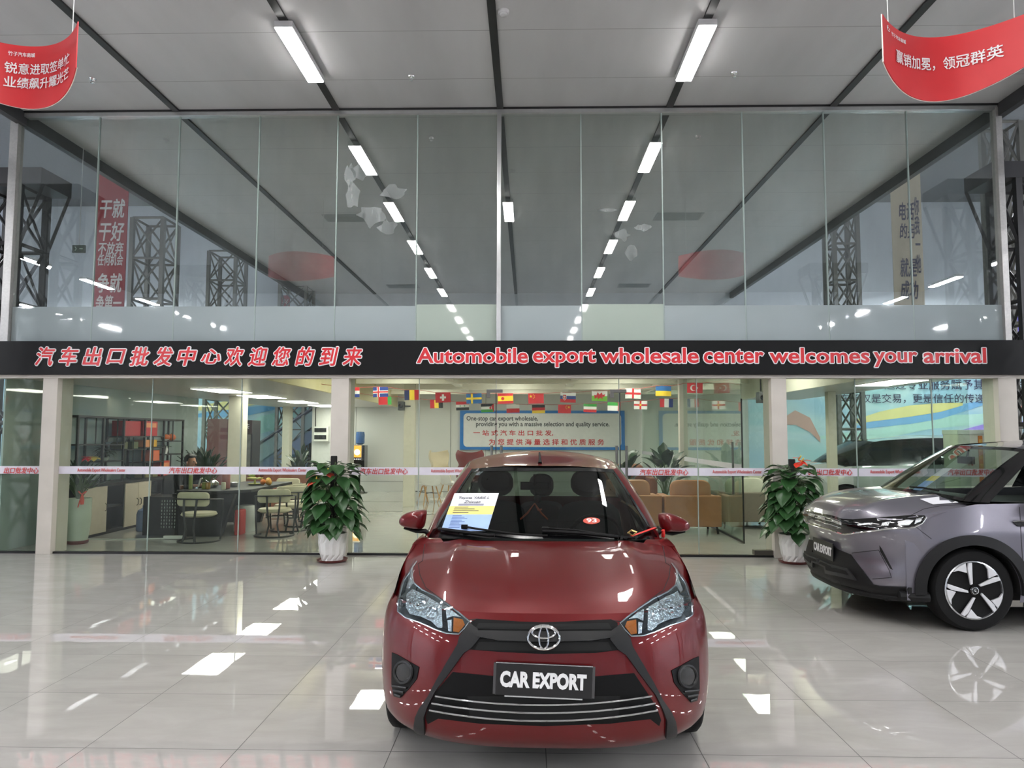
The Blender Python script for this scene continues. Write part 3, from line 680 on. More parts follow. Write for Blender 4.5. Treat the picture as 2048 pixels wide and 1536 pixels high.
for g in sh['gh'](.60, .63, 2): g.build('door_pillar', m_gloss, YR)
for g in sh['gh'](.63, .86, 10, .02, .96): g.build('side_window', m_gl_dark, YR, smooth=True)
for g in sh['gh'](.86, 1, 6): g.build('rear_pillar', m_paint, YR, smooth=True)
def tail(u, v):
    x = (2 * u - 1); a, b = Vector((.74, 3.75, 1.0)), Vector((.52, 3.6, 1.35)); q = a + (b - a) * v
    return LY @ Vector((x * q.x, q.y + .1 * (1 - x * x), q.z))
MB().grid(tail, 12, 6).build('rear_window', GLASS('rear_glass', (205, 216, 210), 1.4), YR, smooth=True)
MB().grid(lambda u, v: LY @ Vector(((2 * u - 1) * .76, 4.05 - .28 * v ** 2 + .06 * (1 - (2 * u - 1) ** 2), .25 + .76 * v)), 12, 8).build('tailgate', m_paint, YR, smooth=True)
MB().grid(lambda u, v: LY @ Vector(((2 * u - 1) * (.80 - .05 * v), yp['cowl'](abs(2 * u - 1) * .8) - .01 + v * .12, .962 - .035 * abs(2 * u - 1) ** 3 - .012 * math.sin(v * PI))), 20, 4).build('cowl', m_plas, YR, smooth=True)
for sg in (1, -1):
    def corner(u, v, sg=sg):
        x = .60 + .205 * u; a = Vector((x, yp['cowl'](x) - .006, .975 - .05 * (x / .8) ** 3.2)); b_ = yp['base'](.235 + .125 * u) + Vector((.012, 0, .002))
        return LY @ Vector((sg * (a.x + (b_.x - a.x) * v), a.y + (b_.y - a.y) * v, a.z + (b_.z - a.z) * v + .008 * math.sin(PI * v)))
    MB().grid(corner, 8, 6).build('scuttle_corner', m_paint, YR, smooth=True)
ub = MB()
for a, b in (((-.6, .2, .20), (.6, .47, .3)), ((-.62, .4, .17), (.62, 3.95, .3)), ((-.5, .3, .3), (.5, 1.2, .72))):
    ub.span(a, b)
ub.v = [LY @ q for q in ub.v]; ub.build('underbody', m_under, YR)
skin = tree_of(sh['bumper'], sh['bonnet'], *sh['flank']); glass = tree_of(*sh['gh'](0, .34)); skin2 = tree_of(sh['bumper'], sh['bonnet'], *sh['flank'], ws_all, sh['roof'])
# head lamps
hl = [(834, 1124), (826, 1134), (820.5, 1146), (811, 1160), (806, 1172), (798, 1202), (797, 1224), (813, 1236), (842, 1246), (871, 1259), (894, 1267), (918, 1268.5), (931, 1256), (939.5, 1244), (918, 1226), (899, 1213), (871, 1194), (844, 1181), (829, 1168), (823, 1153), (826, 1136)]
rf = [(814, 1190), (826, 1180), (847, 1190), (884, 1212), (886, 1256), (877, 1256), (864, 1244), (842, 1234), (821, 1229), (813, 1215)]
for k in (0, 1):
    f = (lambda m: mirrored(m, LY)) if k else (lambda m: m)
    hb = f(conform(hl, skin, .002, .03)).build('headlight', P('lamp_bowl', (44, 45, 48), .25), YR, smooth=True, angle=.5)
    f(conform(rf, skin, .006, .02, 4)).build('reflector', m_refl, hb, smooth=True, angle=.5)
    f(conform([(908, 1236), (926, 1240), (930, 1250), (918, 1265), (907, 1263)], skin, .006, .02, 4)).build('indicator', m_amber, hb, smooth=True, angle=.5)
    f(conform([(892, 1216), (905, 1222), (922, 1235), (906, 1233), (894, 1238)], skin, .005, .02, 4)).build('reflector', m_refl, hb)
    f(conform([(896, 1242), (904, 1240), (904, 1264), (897, 1262)], skin, .005, .02, 4)).build('reflector', m_refl, hb)
    f(conform([(829, 1140), (826, 1150), (829, 1166), (818, 1180), (814, 1176), (821, 1156)], skin, .005, .02, 4)).build('reflector', m_refl, hb)
    lr = onskin(skin, dense(hl + [hl[0]]), .004); mbx = MB().tube(lr, .004, 5); f(mbx).build('lamp_rim', m_silverp, hb, smooth=True)
    for c, rr in (((842, 1210), 13), ((866, 1228), 11)):
        b_ = MB().tube(onskin(skin, [(c[0] + rr * math.cos(a / 16 * 2 * PI), c[1] + rr * .95 * math.sin(a / 16 * 2 * PI)) for a in range(17)], .008), .004, 5)
        f(b_).build('bulb_ring', m_chrome, hb, smooth=True)
    f(conform(hl, skin, .018, .004, 7)).build('lens', m_lens, hb, smooth=True)
# grille, slanted black blades, lower intake
gr = [(942, 1244), (955, 1238), (1000, 1241), (1041, 1243.5), (1087, 1245), (1132, 1243.5), (1173, 1241), (1222, 1239), (1235, 1246), (1238, 1300), (1190, 1306), (1087, 1308), (1004, 1304), (939, 1299)]
g0 = conform(gr, skin, .003, .03).build('grille', m_plas, YR, smooth=True, angle=.5)
for py0, py1, off in ((1249, 1260, .006), (1286, 1302, .006)):
    conform([(958, py0 - 2), (1087, py0), (1216, py0 - 2), (1224, py1 - 1), (1087, py1), (950, py1 - 2)], skin, off, .02).build('grille_slot', m_under, g0)
conform([(944, 1262), (1087, 1264), (1232, 1263), (1222, 1276), (1180, 1282), (1087, 1284), (995, 1281), (956, 1274)], skin, .018, .02).build('grille_bar', P('satin_bar', (20, 20, 22), .38), g0, smooth=True, angle=.6)
bl = [(939, 1246), (928.5, 1262), (920, 1273), (916, 1289), (897, 1321), (877, 1355), (857.7, 1391.5), (840.6, 1416), (833, 1433), (829.6, 1455), (834, 1467), (851.5, 1466), (850, 1433), (857.7, 1411), (872, 1382), (904, 1340), (928.5, 1306), (944, 1296), (960, 1276), (956, 1258)]
sides2(conform(bl, skin, .012, .03), 'bumper_blade', P('blade_black', (17, 17, 19), .42), YR, LY, smooth=True, angle=.5)
lg = [(906, 1344), (987, 1352), (1087, 1356), (1187, 1353), (1268, 1346), (1312, 1412), (1322, 1440), (1318, 1452), (1300, 1438), (1220, 1447), (1087, 1452), (960, 1447), (877, 1437), (856, 1448), (851, 1435), (858, 1411), (872, 1383)]
g1 = conform(lg, skin, .002, .03).build('lower_grille', m_plas, YR, smooth=True, angle=.5)
conform([(935, 1392), (1240, 1392), (1236, 1438), (1087, 1444), (940, 1436)], skin, .004, .02).build('intake_opening', m_under, g1)
for (xa, ya), yc in (((873.5, 1390), 1407.5), ((867, 1404), 1423), ((862, 1417.6), 1438.5)):
    pts = [(xa + (1087 - xa) * t, ya + (yc - ya) * (1 - (1 - t) ** 2.1)) for t in [i / 12 for i in range(13)]]; pts = pts + [(2 * 1087 - x, y + .0) for x, y in reversed(pts[:-1])]
    MB().tube(onskin(skin, pts, .014), .0055, 6, flat=.8).build('chrome_slat', m_chrome, g1, smooth=True)
# fog lamps
fg = [(785, 1305), (795, 1309), (819, 1323), (839, 1334), (834, 1358), (819, 1377), (801, 1396), (788.5, 1392), (784, 1367)]
for k in (0, 1):
    f = (lambda m: mirrored(m, LY)) if k else (lambda m: m)
    fb = f(conform(fg, skin, .004, .03, 4)).build('fog_lamp_bezel', m_plas, YR, smooth=True, angle=.5)
    ce = (809, 1344)
    f(MB().tube(onskin(skin, [(ce[0] + 17 * math.cos(a / 20 * 2 * PI), ce[1] + 21 * math.sin(a / 20 * 2 * PI)) for a in range(20)], .008), .008, 6, closed=True)).build('bezel_ring', P('blade_black', (17, 17, 19), .42), fb, smooth=True)
    f(conform([(ce[0] + 14 * math.cos(a / 16 * 2 * PI), ce[1] + 18 * math.sin(a / 16 * 2 * PI)) for a in range(16)], skin, .008, .01, 5)).build('fog_lamp', m_gloss, fb, smooth=True, angle=.5)
    for yy in (1372, 1381, 1389): f(MB().tube(onskin(skin, dense([(787 + (yy - 1372) * .3, yy - 1), (816 - (yy - 1372) * .7, yy + 3)]), .008), .005, 5)).build('bezel_slat', P('blade_black', (17, 17, 19), .42), fb)
# front emblem: three interlocked rings
l0, n0, _ = hit(skin, 1087.5, 1275)
em = LY.to_3x3() @ Vector((0, -1, .28)); em.normalize(); ex = (LY.to_3x3() @ Vector((1, 0, 0))); ey = em.cross(ex) * 1; ec = l0 + em * .034
ell = lambda cx, cy, rx, ry: [ec + ex * (cx + rx * math.cos(a / 28 * 2 * PI)) + ey * (cy + ry * math.sin(a / 28 * 2 * PI)) for a in range(28)]
MB().tube(ell(0, 0, .071, .050), .0062, 8, True).tube(ell(0, 0, .021, .049), .005, 8, True).tube(ell(0, .021, .052, .024), .005, 8, True).build('emblem', m_chrome, YR, smooth=True)
# plate with lettering, taped over the number plate
pcs = [(992, 1323.6), (1186, 1333), (1183.6, 1397.6), (990.7, 1389)]
pl0 = LY @ Vector((0, -.028, 0)); plY = [at(x, y, pl0.y) for x, y in pcs]
pc = sum(plY, Vector()) / 4; px_ = ((plY[1] - plY[0]) + (plY[2] - plY[3])).normalized(); py_ = ((plY[0] - plY[3]) + (plY[1] - plY[2])); py_ = (py_ - px_ * py_.dot(px_)).normalized(); pz_ = px_.cross(py_)
PM = Matrix((px_, py_, pz_)).transposed().to_4x4(); PM.translation = pc
pw, ph = (plY[1] - plY[0]).length, (plY[0] - plY[3]).length
pb = MB().box((0, 0, -.004), (pw, ph, .008), M=PM).build('number_plate', P('plate_black', (24, 24, 27), .3), YR)
fit('CAR EXPORT', pw * .89, ph * .5, PM @ Matrix.Translation((-.003, -.001, .0005)), .002, .05).build('lettering', m_white, pb)
MB().box((0, ph / 2 - .002, .001), (pw, .003, .003), M=PM).box((.0, -ph / 2 - .004, -.004), (pw * .8, .006, .01), M=PM).build('plate_edge', m_silverp, pb)
mbp = MB()
for s in (-1, 1): mbp.box((s * (pw / 2 + .004), 0, -.002), (.012, ph * .95, .008), M=PM)
mbp.build('tape', P('clear_tape', (70, 70, 72), .15), pb)
# mirrors
for px0, px1, nm in ((797, 853, 0), (1380, 1318, 1)):
    Ym = 4.78; sc = 1 if nm == 0 else -1
    o2 = [(797.5, 1046), (799, 1036), (808, 1028), (825, 1022), (842, 1020), (852, 1020.5), (853, 1026), (850, 1047), (846, 1058), (832, 1059), (815, 1056), (803, 1052)] if nm == 0 else [(1380, 1057), (1379, 1047), (1370, 1039), (1354, 1031), (1336, 1026), (1320, 1027), (1317, 1033), (1320, 1050), (1325, 1063), (1338, 1064), (1360, 1064), (1373, 1062)]
    p3 = [at(x, y, Ym) for x, y in smooth_poly(o2, 2)]; c3 = sum(p3, Vector()) / len(p3)
    if nm: p3.reverse()
    po = [(q.x - c3.x, q.z - c3.z) for q in p3]
    mo = pebble(po, [(.55, .065), (.8, .052), (.94, .03), (1, .0), (1, -.03), (.96, -.05), (.9, -.055)], Matrix.Translation(c3) @ Matrix.Rotation(PI / 2, 4, 'X')).build('wing_mirror', m_paint, YR, smooth=True, angle=.9)
    a = at(850 if nm == 0 else 1322, 1062, Ym); b = at(866 if nm == 0 else 1306, 1075, Ym + .02)
    MB().tube([at(808 if nm == 0 else 1370, 1056 if nm == 0 else 1063, Ym - .01), at(832 if nm == 0 else 1344, 1062 if nm == 0 else 1067, Ym - .01), a, b], [.012, .022, .026, .03], 10, flat=.6).build('mirror_arm', m_plas, mo, smooth=True)
# shut lines, wipers, aerial
m_gap = P('shut_line', (24, 8, 10), .6)
for pts in ([(852, 1076), (848, 1096), (845, 1122), (836, 1128)], [(836, 1127), (840, 1150), (852, 1176), (880, 1196), (905, 1215), (938, 1240), (955, 1238)]):
    sides2(MB().tube(onskin(skin, dense(pts), .0), .0028, 4), 'shut_line', m_gap, YR, LY)
for pts, r in (([(882, 1063), (930, 1070), (990, 1078)], .011), ([(925, 1058), (960, 1064), (1030, 1074), (1095, 1078)], .007), ([(1085, 1068), (1160, 1072), (1238, 1080), (1262, 1083)], .011), ([(1092, 1062), (1150, 1066), (1220, 1076), (1268, 1083)], .006)):
    MB().tube(onskin(skin2, dense(pts), .022), r, 6).build('wiper', m_plas, YR, smooth=True)
for px, py in ((931, 1060), (1090, 1065)): l, n_, _ = hit(skin2, px, py); MB().box(l + n_ * .026, (.04, .03, .025)).build('wiper_joint', m_plas, YR, bevel=.004)
l, n_, _ = hit(tree_of(sh['roof']), 1080, 927); MB().tube([l, at(1080, 920, l.y + .03), at(1079, 905, l.y + .10)], [.016, .011, .006], 8).build('aerial', m_plas, YR, smooth=True)
# cabin
dsh = MB().grid(lambda u, v: LY @ Vector(((2 * u - 1) * .70, 1.16 + .5 * v + .12 * abs(2 * u - 1) ** 2 * (1 - v), .955 - .03 * v - .10 * max(0, v - .8) * 5)), 14, 8); dsh.build('dashboard', m_dash, YR, smooth=True)
MB().grid(lambda u, v: LY @ Vector(((2 * u - 1) * .70, 1.66 + .02 * v, .83 - .4 * v)), 4, 2).build('dashboard', m_dash, YR)
def seat_at(x, y, wd, zt, name='seat'):
    M = LY @ Matrix.Translation((x, y, 0)) @ Matrix.Rotation(-.22, 4, 'X') @ Matrix.Rotation(PI / 2, 4, 'X'); h = wd / 2
    o = pebble(smooth_poly([(-h, .35), (h, .35), (h, .95), (h * .8, zt - .24), (-h * .8, zt - .24), (-h, .95)], 2), [(.85, .07), (1, .03), (1, -.04), (.85, -.08)], M).build(name, m_cloth, YR, smooth=True)
    hh = wd * .27; pebble(smooth_poly([(-hh, zt - .2), (hh, zt - .2), (hh, zt), (-hh, zt)], 2), [(.8, .07), (1, .03), (1, -.03), (.8, -.06)], M).build('headrest', m_cloth, o, smooth=True)
    pebble(smooth_poly([(-h, .0), (h, 0), (h, .5), (-h, .5)], 2), [(.9, .0), (1, .04), (1, .12), (.9, .16)], LY @ Matrix.Translation((x, y - .55, .28))).build('seat_base', m_cloth, o, smooth=True)
seat_at(-.36, 2.12, .5, 1.36); seat_at(.36, 2.12, .5, 1.36)
for x in (-.42, 0, .42): seat_at(x, 3.0, .4, 1.28, 'rear_seat')
sw = LY @ Vector((.36, 1.72, .90)); SM = Matrix.Translation(sw) @ Matrix.Rotation(.45, 4, 'X') @ Matrix.Rotation(PI / 2, 4, 'X')
MB().tube([SM @ Vector((.18 * math.cos(a / 24 * 2 * PI), .18 * math.sin(a / 24 * 2 * PI), 0)) for a in range(24)], .015, 8, True).tube([SM @ Vector((-.17, 0, 0)), SM @ Vector((.17, 0, 0))], .016, 6).build('steering_wheel', m_plas, YR, smooth=True)
l, n_, ds = hit(glass, 1069, 946); mp_ = l - n_ * .10
MB().box(mp_, (.20, .02, .055)).tube([mp_, l - n_ * .01], .01, 6).build('rear_view_mirror', m_plas, YR, bevel=.008)
MB().grid(lambda u, v: LY @ Vector(((2 * u - 1) * .5, 1.95 + 1.6 * v, 1.34 + .05 * math.sin(PI * v))), 6, 6).build('headlining', P('headlining', (150, 152, 150), .9), YR)
st = conform([(1183 + 17 * math.cos(a / 20 * 2 * PI), 1042 + 6.5 * math.sin(a / 20 * 2 * PI)) for a in range(20)], glass, .003, .003, 4).build('number_sticker', P('sticker_red', (196, 70, 52), .5), YR)
lc, nc, _ = hit(glass, 1183, 1042); nx = Vector((1, 0, 0)); nyv = nc.cross(nx).normalized(); TM = Matrix((nx, nyv, nc)).transposed().to_4x4(); TM.translation = lc + nc * .0035
fit('93', .062, .04, TM, .002, .02).build('lettering', m_white, st)
# wheels
for sx in (-1, 1):
    for wy in (.82, 3.37):
        c = LY @ Vector((sx * .735, wy, .30)); ax = LY.to_3x3() @ Vector((sx, 0, 0)); t_, M_ = tyre(c, .30, .185, ax)
        wo = t_.build('wheel', m_tyre, YR, smooth=True); MB().lathe([(.205, .06), (.20, .085), (.185, .07), (.05, .06), (.0, .06)], n=40, M=M_).build('rim', m_silverp, wo, smooth=True)
        ar = MB(); 
        ar.tube([LY @ Vector((sx * (sxs(wy) - .022), wy + .338 * math.cos(PI * a / 30), .30 + .338 * math.sin(PI * a / 30))) for a in range(31)], .010, 6); ar.build('arch_lip', m_paint, YR, smooth=True)
        MB().grid(lambda u, v: LY @ Vector((sx * (.50 + .31 * v), wy + .345 * math.cos(PI * u * 1.1 - .15), .30 + .345 * math.sin(PI * u * 1.1 - .15))), 20, 2).build('wheel_well', m_under, YR)
# ---- things on the red car
sq = [at(x, y, 1) for x, y in ()]
def sheet(corners, bvh, inset, nm, label):
    ps = []
    for c in corners: l, n_, _ = hit(bvh, *c); ps.append(l - n_ * inset)
    n_ = (ps[1] - ps[0]).cross(ps[3] - ps[0]).normalized()
    if n_.dot(EYEV - ps[0]) < 0: n_ = -n_
    def Q(u, v, o=0.):
        c = [(corners[0][k] * (1 - u) + corners[1][k] * u) * (1 - v) + (corners[3][k] * (1 - u) + corners[2][k] * u) * v for k in (0, 1)]
        l, nn, _ = hit(bvh, *c, 5); return l + nn * (o - inset)
    t = thing(nm, label, 'sheet', sum(ps, Vector()) / 4)
    def quad(u0, v0, u1, v1, o, name, mat): return MB().grid(lambda u, v: Q(u0 + (u1 - u0) * u, v0 + (v1 - v0) * v, o), 8, 8).solid(.0008).build(name, mat, t)
    def line(body, u, v, w_, h_, mat): return fit(body, w_, h_, Matrix(), .0006, 0, .15, warp=lambda q: Q(u + q.x, v - q.y, .0030 + q.z)).build('lettering', mat, t)
    return t, quad, line
t, quad, line = sheet([(910, 988), (998, 988), (975, 1064), (883, 1064)], glass, -.006, 'price_sheet', 'white price sheet with yellow and blue bands on the windscreen of the red car')
m_paper = P('paper_white', (232, 232, 238), .5); m_tx = P('text_grey', (60, 64, 76), .6)
quad(0, 0, 1, 1, 0, 'paper', m_paper); quad(0, .345, 1, .565, .0016, 'yellow_band', P('paper_yellow', (240, 222, 130), .5)); quad(0, .565, 1, 1, .0016, 'blue_band', P('paper_blue', (160, 190, 240), .5))
quad(.18, .285, .74, .33, .0016, 'grey_band', P('paper_grey', (150, 150, 170), .5))
line('Toyota YARiS L', .48, .135, .68, .075, m_tx); line('Zhixuan', .47, .235, .36, .07, m_tx)
m_tb = P('text_blue', (60, 84, 150), .6)
for k, wd in enumerate((.3, .45, .55, .34)): quad(.12, .37 + .046 * k, .12 + wd, .382 + .046 * k, .003, 'print_line', m_tx)
for k in range(9): quad(.14, .60 + .038 * k, .14 + .2 + .14 * ((k * 7) % 5) / 4, .609 + .038 * k, .003, 'print_line', m_tb)
t = thing('red_ribbon', 'red ribbon tied from the wiper to the door mirror of the red car', 'ribbon', hit(skin2, 1262, 1083)[0])
rp = onskin(skin2, [(1261, 1082), (1285, 1070), (1303, 1062)], .03) + [at(1311, 1057, 4.70)]
MB().tube(rp, .011, 6, flat=.3).build('ribbon_strip', P('ribbon_red', (222, 44, 40), .45), t, smooth=True)
MB().tube([rp[0] + Vector((-.02, 0, .02)), rp[0] + Vector((.0, -.01, .035)), rp[0] + Vector((.03, 0, .025)), rp[0] + Vector((.01, .01, 0))], .006, 6, True).build('key_tag', P('tag_gold', (190, 160, 100), .3, .6), t, smooth=True)
MB().tube([at(1326, 1060, 4.70), at(1327, 1066, 4.705), at(1326, 1073, 4.72)], .012, 6).build('ribbon_strip', P('ribbon_red', (222, 44, 40), .45), t)
t = thing('mirror_pendant', 'orange ribbon ornament hanging from the rear view mirror of the red car', 'ornament', mp_ - Vector((0, 0, .2)))
pd = mp_ - Vector((-.0, 0, .03)); m_or = P('ribbon_orange', (206, 92, 52), .5)
MB().tube([pd, pd - Vector((0, 0, .08))], .004, 5).ball(pd - Vector((-.02, 0, .06)), .028, 8).build('bead', m_under, t, smooth=True)
for dx, dz in ((-.10, -.19), (.09, -.19), (.05, -.12)):
    a = pd - Vector((0, 0, .09)); MB().tube([a, a + Vector((dx * .5, 0, -.01 + dz * .3)), a + Vector((dx, 0, dz + .08))], [.016, .03, .022], 6, flat=.25).build('tassel', m_or, t, smooth=True)
# ---------------------------------------------------------------- grey sport utility car
SU = thing('suv_car', 'metallic grey sport utility car with black wheel arches facing left at the right side', 'car', (2.74, 7.08, 0), -PI / 2)
LS = ROOTM[SU.name]
m_grey = P('grey_paint', (124, 121, 132), .3, .55, coat=1., noise=.01, scale=200); m_clad = P('black_cladding', (22, 22, 24), .6, spec=.35, noise=.08, scale=80)
sxu = curve((.3, .84), (.6, .885), (.92, .91), (1.5, .90), (2.6, .90), (3.5, .905), (4.25, .80))
up = dict(z=(.22, .90), w=curve((.22, .76), (.32, .85), (.5, .875), (.7, .885), (.82, .88), (.9, .85)), b=curve((.22, .10), (.30, .045), (.42, .04), (.55, .075), (.7, .055), (.82, .0), (.9, .06)), L=.52, p=3.2, q=1.7,
    xs=curve((0, .84), (.4, .85), (1, .83)), zc=curve((0, .895), (.10, .955), (.35, 1.02), (.7, 1.06), (1, 1.075)), ze=curve((0, .86), (.3, .93), (1, 1.02)), cowl=lambda x: .80 + .14 * (x / .83) ** 2.2, crown=3.4, crease=.022,
    side=(.40, 4.25), shoulder=lambda y: .865 + (1.03 - .865) * min(1, max(0, (y - .3) / .7)) ** .8 if y < 1.0 else 1.03 + .04 * min(1, (y - 1.0) / 2), sx=lambda y, v: sxu(y) - .06 * max(0, v - .7) * 3.3 - .02 * math.sin(PI * min(1, max(0, (v - .2) * 1.6))) * (1 if 1.4 < y < 3.1 else 0),
    sill=.24, wheels=(.92, 3.54), wz=.335, arch=.375,
    base=pcurve((0, 0, .82, 1.075), (.12, .38, .85, 1.07), (.22, .64, .90, 1.06), (.3, .76, .98, 1.045), (.36, .82, 1.2, 1.04), (.6, .85, 2.4, 1.06), (.85, .84, 3.4, 1.10), (1, .78, 4.0, 1.12)),
    top=pcurve((0, 0, 1.52, 1.50), (.12, .32, 1.53, 1.50), (.22, .50, 1.56, 1.495), (.3, .60, 1.62, 1.485), (.36, .63, 1.75, 1.51), (.6, .65, 2.6, 1.555), (.85, .64, 3.4, 1.54), (1, .58, 3.8, 1.50)), tc=.3, bulge=.02,
    roof_end=3.8, roof_z=lambda v: .008 + .07 * math.sin(min(1, v * 1.25) * PI / 2) - .03 * v * v)
su = shell(LS, up)
su['bumper'].build('bumper', m_grey, SU, smooth=True, angle=1.2); su['bonnet'].build('bonnet', m_grey, SU, smooth=True, angle=1.2)
for g in su['flank']: g.build('side_panel', m_grey, SU, smooth=True, angle=1.2)
su['roof'].build('roof', m_grey, SU, smooth=True, angle=1.2)
m_gl2 = GLASS('suv_glass', (205, 214, 210), 1.45)
us = su['gh'](0, .285); usa = MB().add(us[0].v, us[0].f).add(us[1].v, us[1].f); usa.build('windscreen', m_gl2, SU, smooth=True)
for g in su['gh'](.275, .345, 4): g.solid(.02).build('windscreen_pillar', m_gloss, SU, smooth=True)
for g in su['gh'](0, .285, 16, .0, .05, -.003, 2): g.build('windscreen_trim', m_gloss, SU, smooth=True)
for g in su['gh'](0, .285, 16, .94, 1., -.003, 2): g.build('windscreen_trim', m_gloss, SU, smooth=True)
for g in su['gh'](.345, .60, 10, .03, .93): g.build('side_window', m_gl2, SU, smooth=True)
for g in su['gh'](.345, .88, 20, .93, 1., -.004, 2): g.build('window_frame', m_gloss, SU)
for g in su['gh'](.60, .635, 2): g.build('door_pillar', m_gloss, SU)
for g in su['gh'](.635, .86, 10, .03, .93): g.build('side_window', m_gl2, SU, smooth=True)
for g in su['gh'](.86, 1, 6): g.build('rear_pillar', m_grey, SU, smooth=True)
MB().grid(lambda u, v: LS @ Vector(((2 * u - 1) * (.78 - .2 * v), 4.0 - .2 * v + .1 * (1 - (2 * u - 1) ** 2), 1.12 + .38 * v)), 12, 6).build('rear_window', m_gl_dark, SU, smooth=True)
MB().grid(lambda u, v: LS @ Vector(((2 * u - 1) * .8, 4.25 - .22 * v ** 2 + .06 * (1 - (2 * u - 1) ** 2), .28 + .85 * v)), 12, 8).build('tailgate', m_grey, SU, smooth=True)
MB().grid(lambda u, v: LS @ Vector(((2 * u - 1) * (.83 - .05 * v), up['cowl'](abs(2 * u - 1) * .83) - .02 + v * .1, 1.06 - .03 * abs(2 * u - 1) ** 3)), 20, 3).build('cowl', m_plas, SU, smooth=True)
ub = MB()
for a, b in (((-.7, .3, .20), (.7, .6, .34)), ((-.6, .6, .19), (.6, 4.05, .34)), ((-.5, .3, .3), (.5, .95, .85))): ub.span(a, b)
ub.v = [LS @ q for q in ub.v]; ub.build('underbody', m_under, SU)
sk = tree_of(su['bumper'], su['bonnet'], *su['flank']); ug = tree_of(usa); ska = tree_of(su['bumper'], su['bonnet'], *su['flank'], usa)
# lamp band, bright strip
hb = [(1629, 1024), (1664, 1031), (1686, 1038), (1706, 1039), (1762, 1035), (1821, 1030.7), (1848.7, 1030.7), (1852, 1035), (1840, 1047.5), (1826, 1054.5), (1776, 1057), (1720, 1063), (1692, 1067), (1683, 1066), (1664, 1060), (1621, 1047), (1622, 1032)]
h0 = sides2(conform(hb, sk, .004, .03), 'headlight', m_gloss, SU, LS, smooth=True, angle=.5)[0]
sides2(MB().tube(onskin(sk, dense([(1620, 1047), (1664, 1060.5), (1684, 1067), (1692, 1068), (1720, 1064), (1776, 1058), (1828, 1055), (1843, 1047), (1852, 1035)]), .006), .008, 6), 'chrome_strip', m_chrome, SU, LS, smooth=True)
for poly in ([(1636, 1031), (1652, 1035), (1650, 1040), (1636, 1036)], [(1664, 1039), (1684, 1045), (1684, 1049), (1664, 1044)], [(1765, 1046), (1782, 1043), (1776, 1052), (1762, 1052)], [(1795, 1044), (1815, 1040), (1828, 1041), (1818, 1051), (1798, 1051)], [(1716, 1048), (1745, 1046), (1745, 1049), (1716, 1051)], [(1832, 1037), (1847, 1034), (1840, 1044), (1828, 1049)]):
    sides2(conform(poly, sk, .007, .01, 4), 'lamp_cell', m_refl, SU, LS)
for a in range(3): MB().tube(onskin(sk, dense([(1632, 1030 + 5 * a), (1664, 1037 + 6 * a), (1684, 1044 + 6 * a)]), .007), .003, 5).build('light_line', m_silverp, SU)
# plate
ps = [hit(sk, *c)[0] for c in ((1625, 1076), (1666, 1088), (1667, 1120), (1626, 1107))]
xx = LS @ Vector((0, 0, 0)); X0 = min(q.x for q in ps) - .012
pp = [atx(x, y, X0) for x, y in ((1625, 1076), (1666, 1088), (1667, 1120), (1626, 1107))]
c4 = sum(pp, Vector()) / 4; SPM = Matrix((Vector((0, -1, 0)), Vector((0, 0, 1)), Vector((-1, 0, 0)))).transposed().to_4x4(); SPM.translation = c4
pb2 = MB().box((0, 0, -.004), (.46, .16, .01), M=SPM).build('number_plate', P('plate_black', (24, 24, 27), .3), SU)
fit('CAR EXPORT', .41, .08, SPM @ Matrix.Translation((0, 0, .002)), .002, .035).build('lettering', m_white, pb2)
# lower bumper cladding with slotted skid pieces
lc = [(1614, 1103), (1626, 1106), (1667, 1121), (1668, 1092), (1677, 1099), (1702, 1109), (1728, 1143), (1747, 1169), (1760, 1172), (1823, 1175), (1823, 1187), (1790, 1190), (1745, 1184), (1735, 1181), (1654, 1160), (1626, 1145), (1614, 1125)]
sides2(conform(lc, sk, .012, .04, 6), 'lower_cladding', m_clad, SU, LS, smooth=True, angle=.5)
for poly in ([(1618, 1110), (1640, 1118), (1643, 1130), (1622, 1122)], [(1652, 1126), (1700, 1138), (1716, 1160), (1656, 1146)]):
    o_ = sides2(conform(poly, sk, .03, .03, 5), 'skid_piece', P('skid_dark', (40, 40, 43), .4), SU, LS, smooth=True, angle=.5)
for poly in ([(1622, 1114), (1638, 1120), (1640, 1125), (1624, 1119)], [(1657, 1132), (1697, 1142), (1703, 1150), (1659, 1140)]): sides2(conform(poly, sk, .034, .01, 5), 'skid_slot', m_under, SU, LS)
sides2(conform([(1759, 1091), (1764, 1098), (1786, 1140), (1780, 1137), (1760, 1102)], sk, .003, .015, 4), 'vent_slash', m_under, SU, LS)
for pts in ([(1832, 1054), (1863, 1078)], [(1821, 1031), (1848, 1018), (1880, 1012), (1930, 1009)], [(2039, 1014), (2042, 1070), (2047, 1150), (2047, 1180)], [(1704, 1106), (1757, 1100), (1778, 1140), (1783, 1155), (1745, 1158)]):
    sides2(MB().tube(onskin(sk, dense(pts), .0), .003, 4), 'shut_line', P('shut_grey', (30, 30, 34), .6), SU, LS)
bd = sides2(conform([(2024, 1044), (2032, 1042), (2060, 1042), (2060, 1053), (2034, 1053)], sk, .012, .02, 5), 'fender_badge', m_gloss, SU, LS)
MB().tube(onskin(sk, [(2024, 1043), (2040, 1042), (2060, 1042)], .014), .004, 5).build('badge_edge', m_chrome, bd[0])
def lip(a): x = up['w'](.24) * abs(math.sin(a)) ** (2 / up['p']) * (1 if a >= 0 else -1); return LS @ Vector((x, up['b'](.24) + up['L'] * (1 - max(0, math.cos(a)) ** (2 / up['q'])), .238))
MB().tube([lip(-1.5 + 3.0 * k / 40) for k in range(41)], .034, 8).build('front_lip', m_clad, SU, smooth=True)
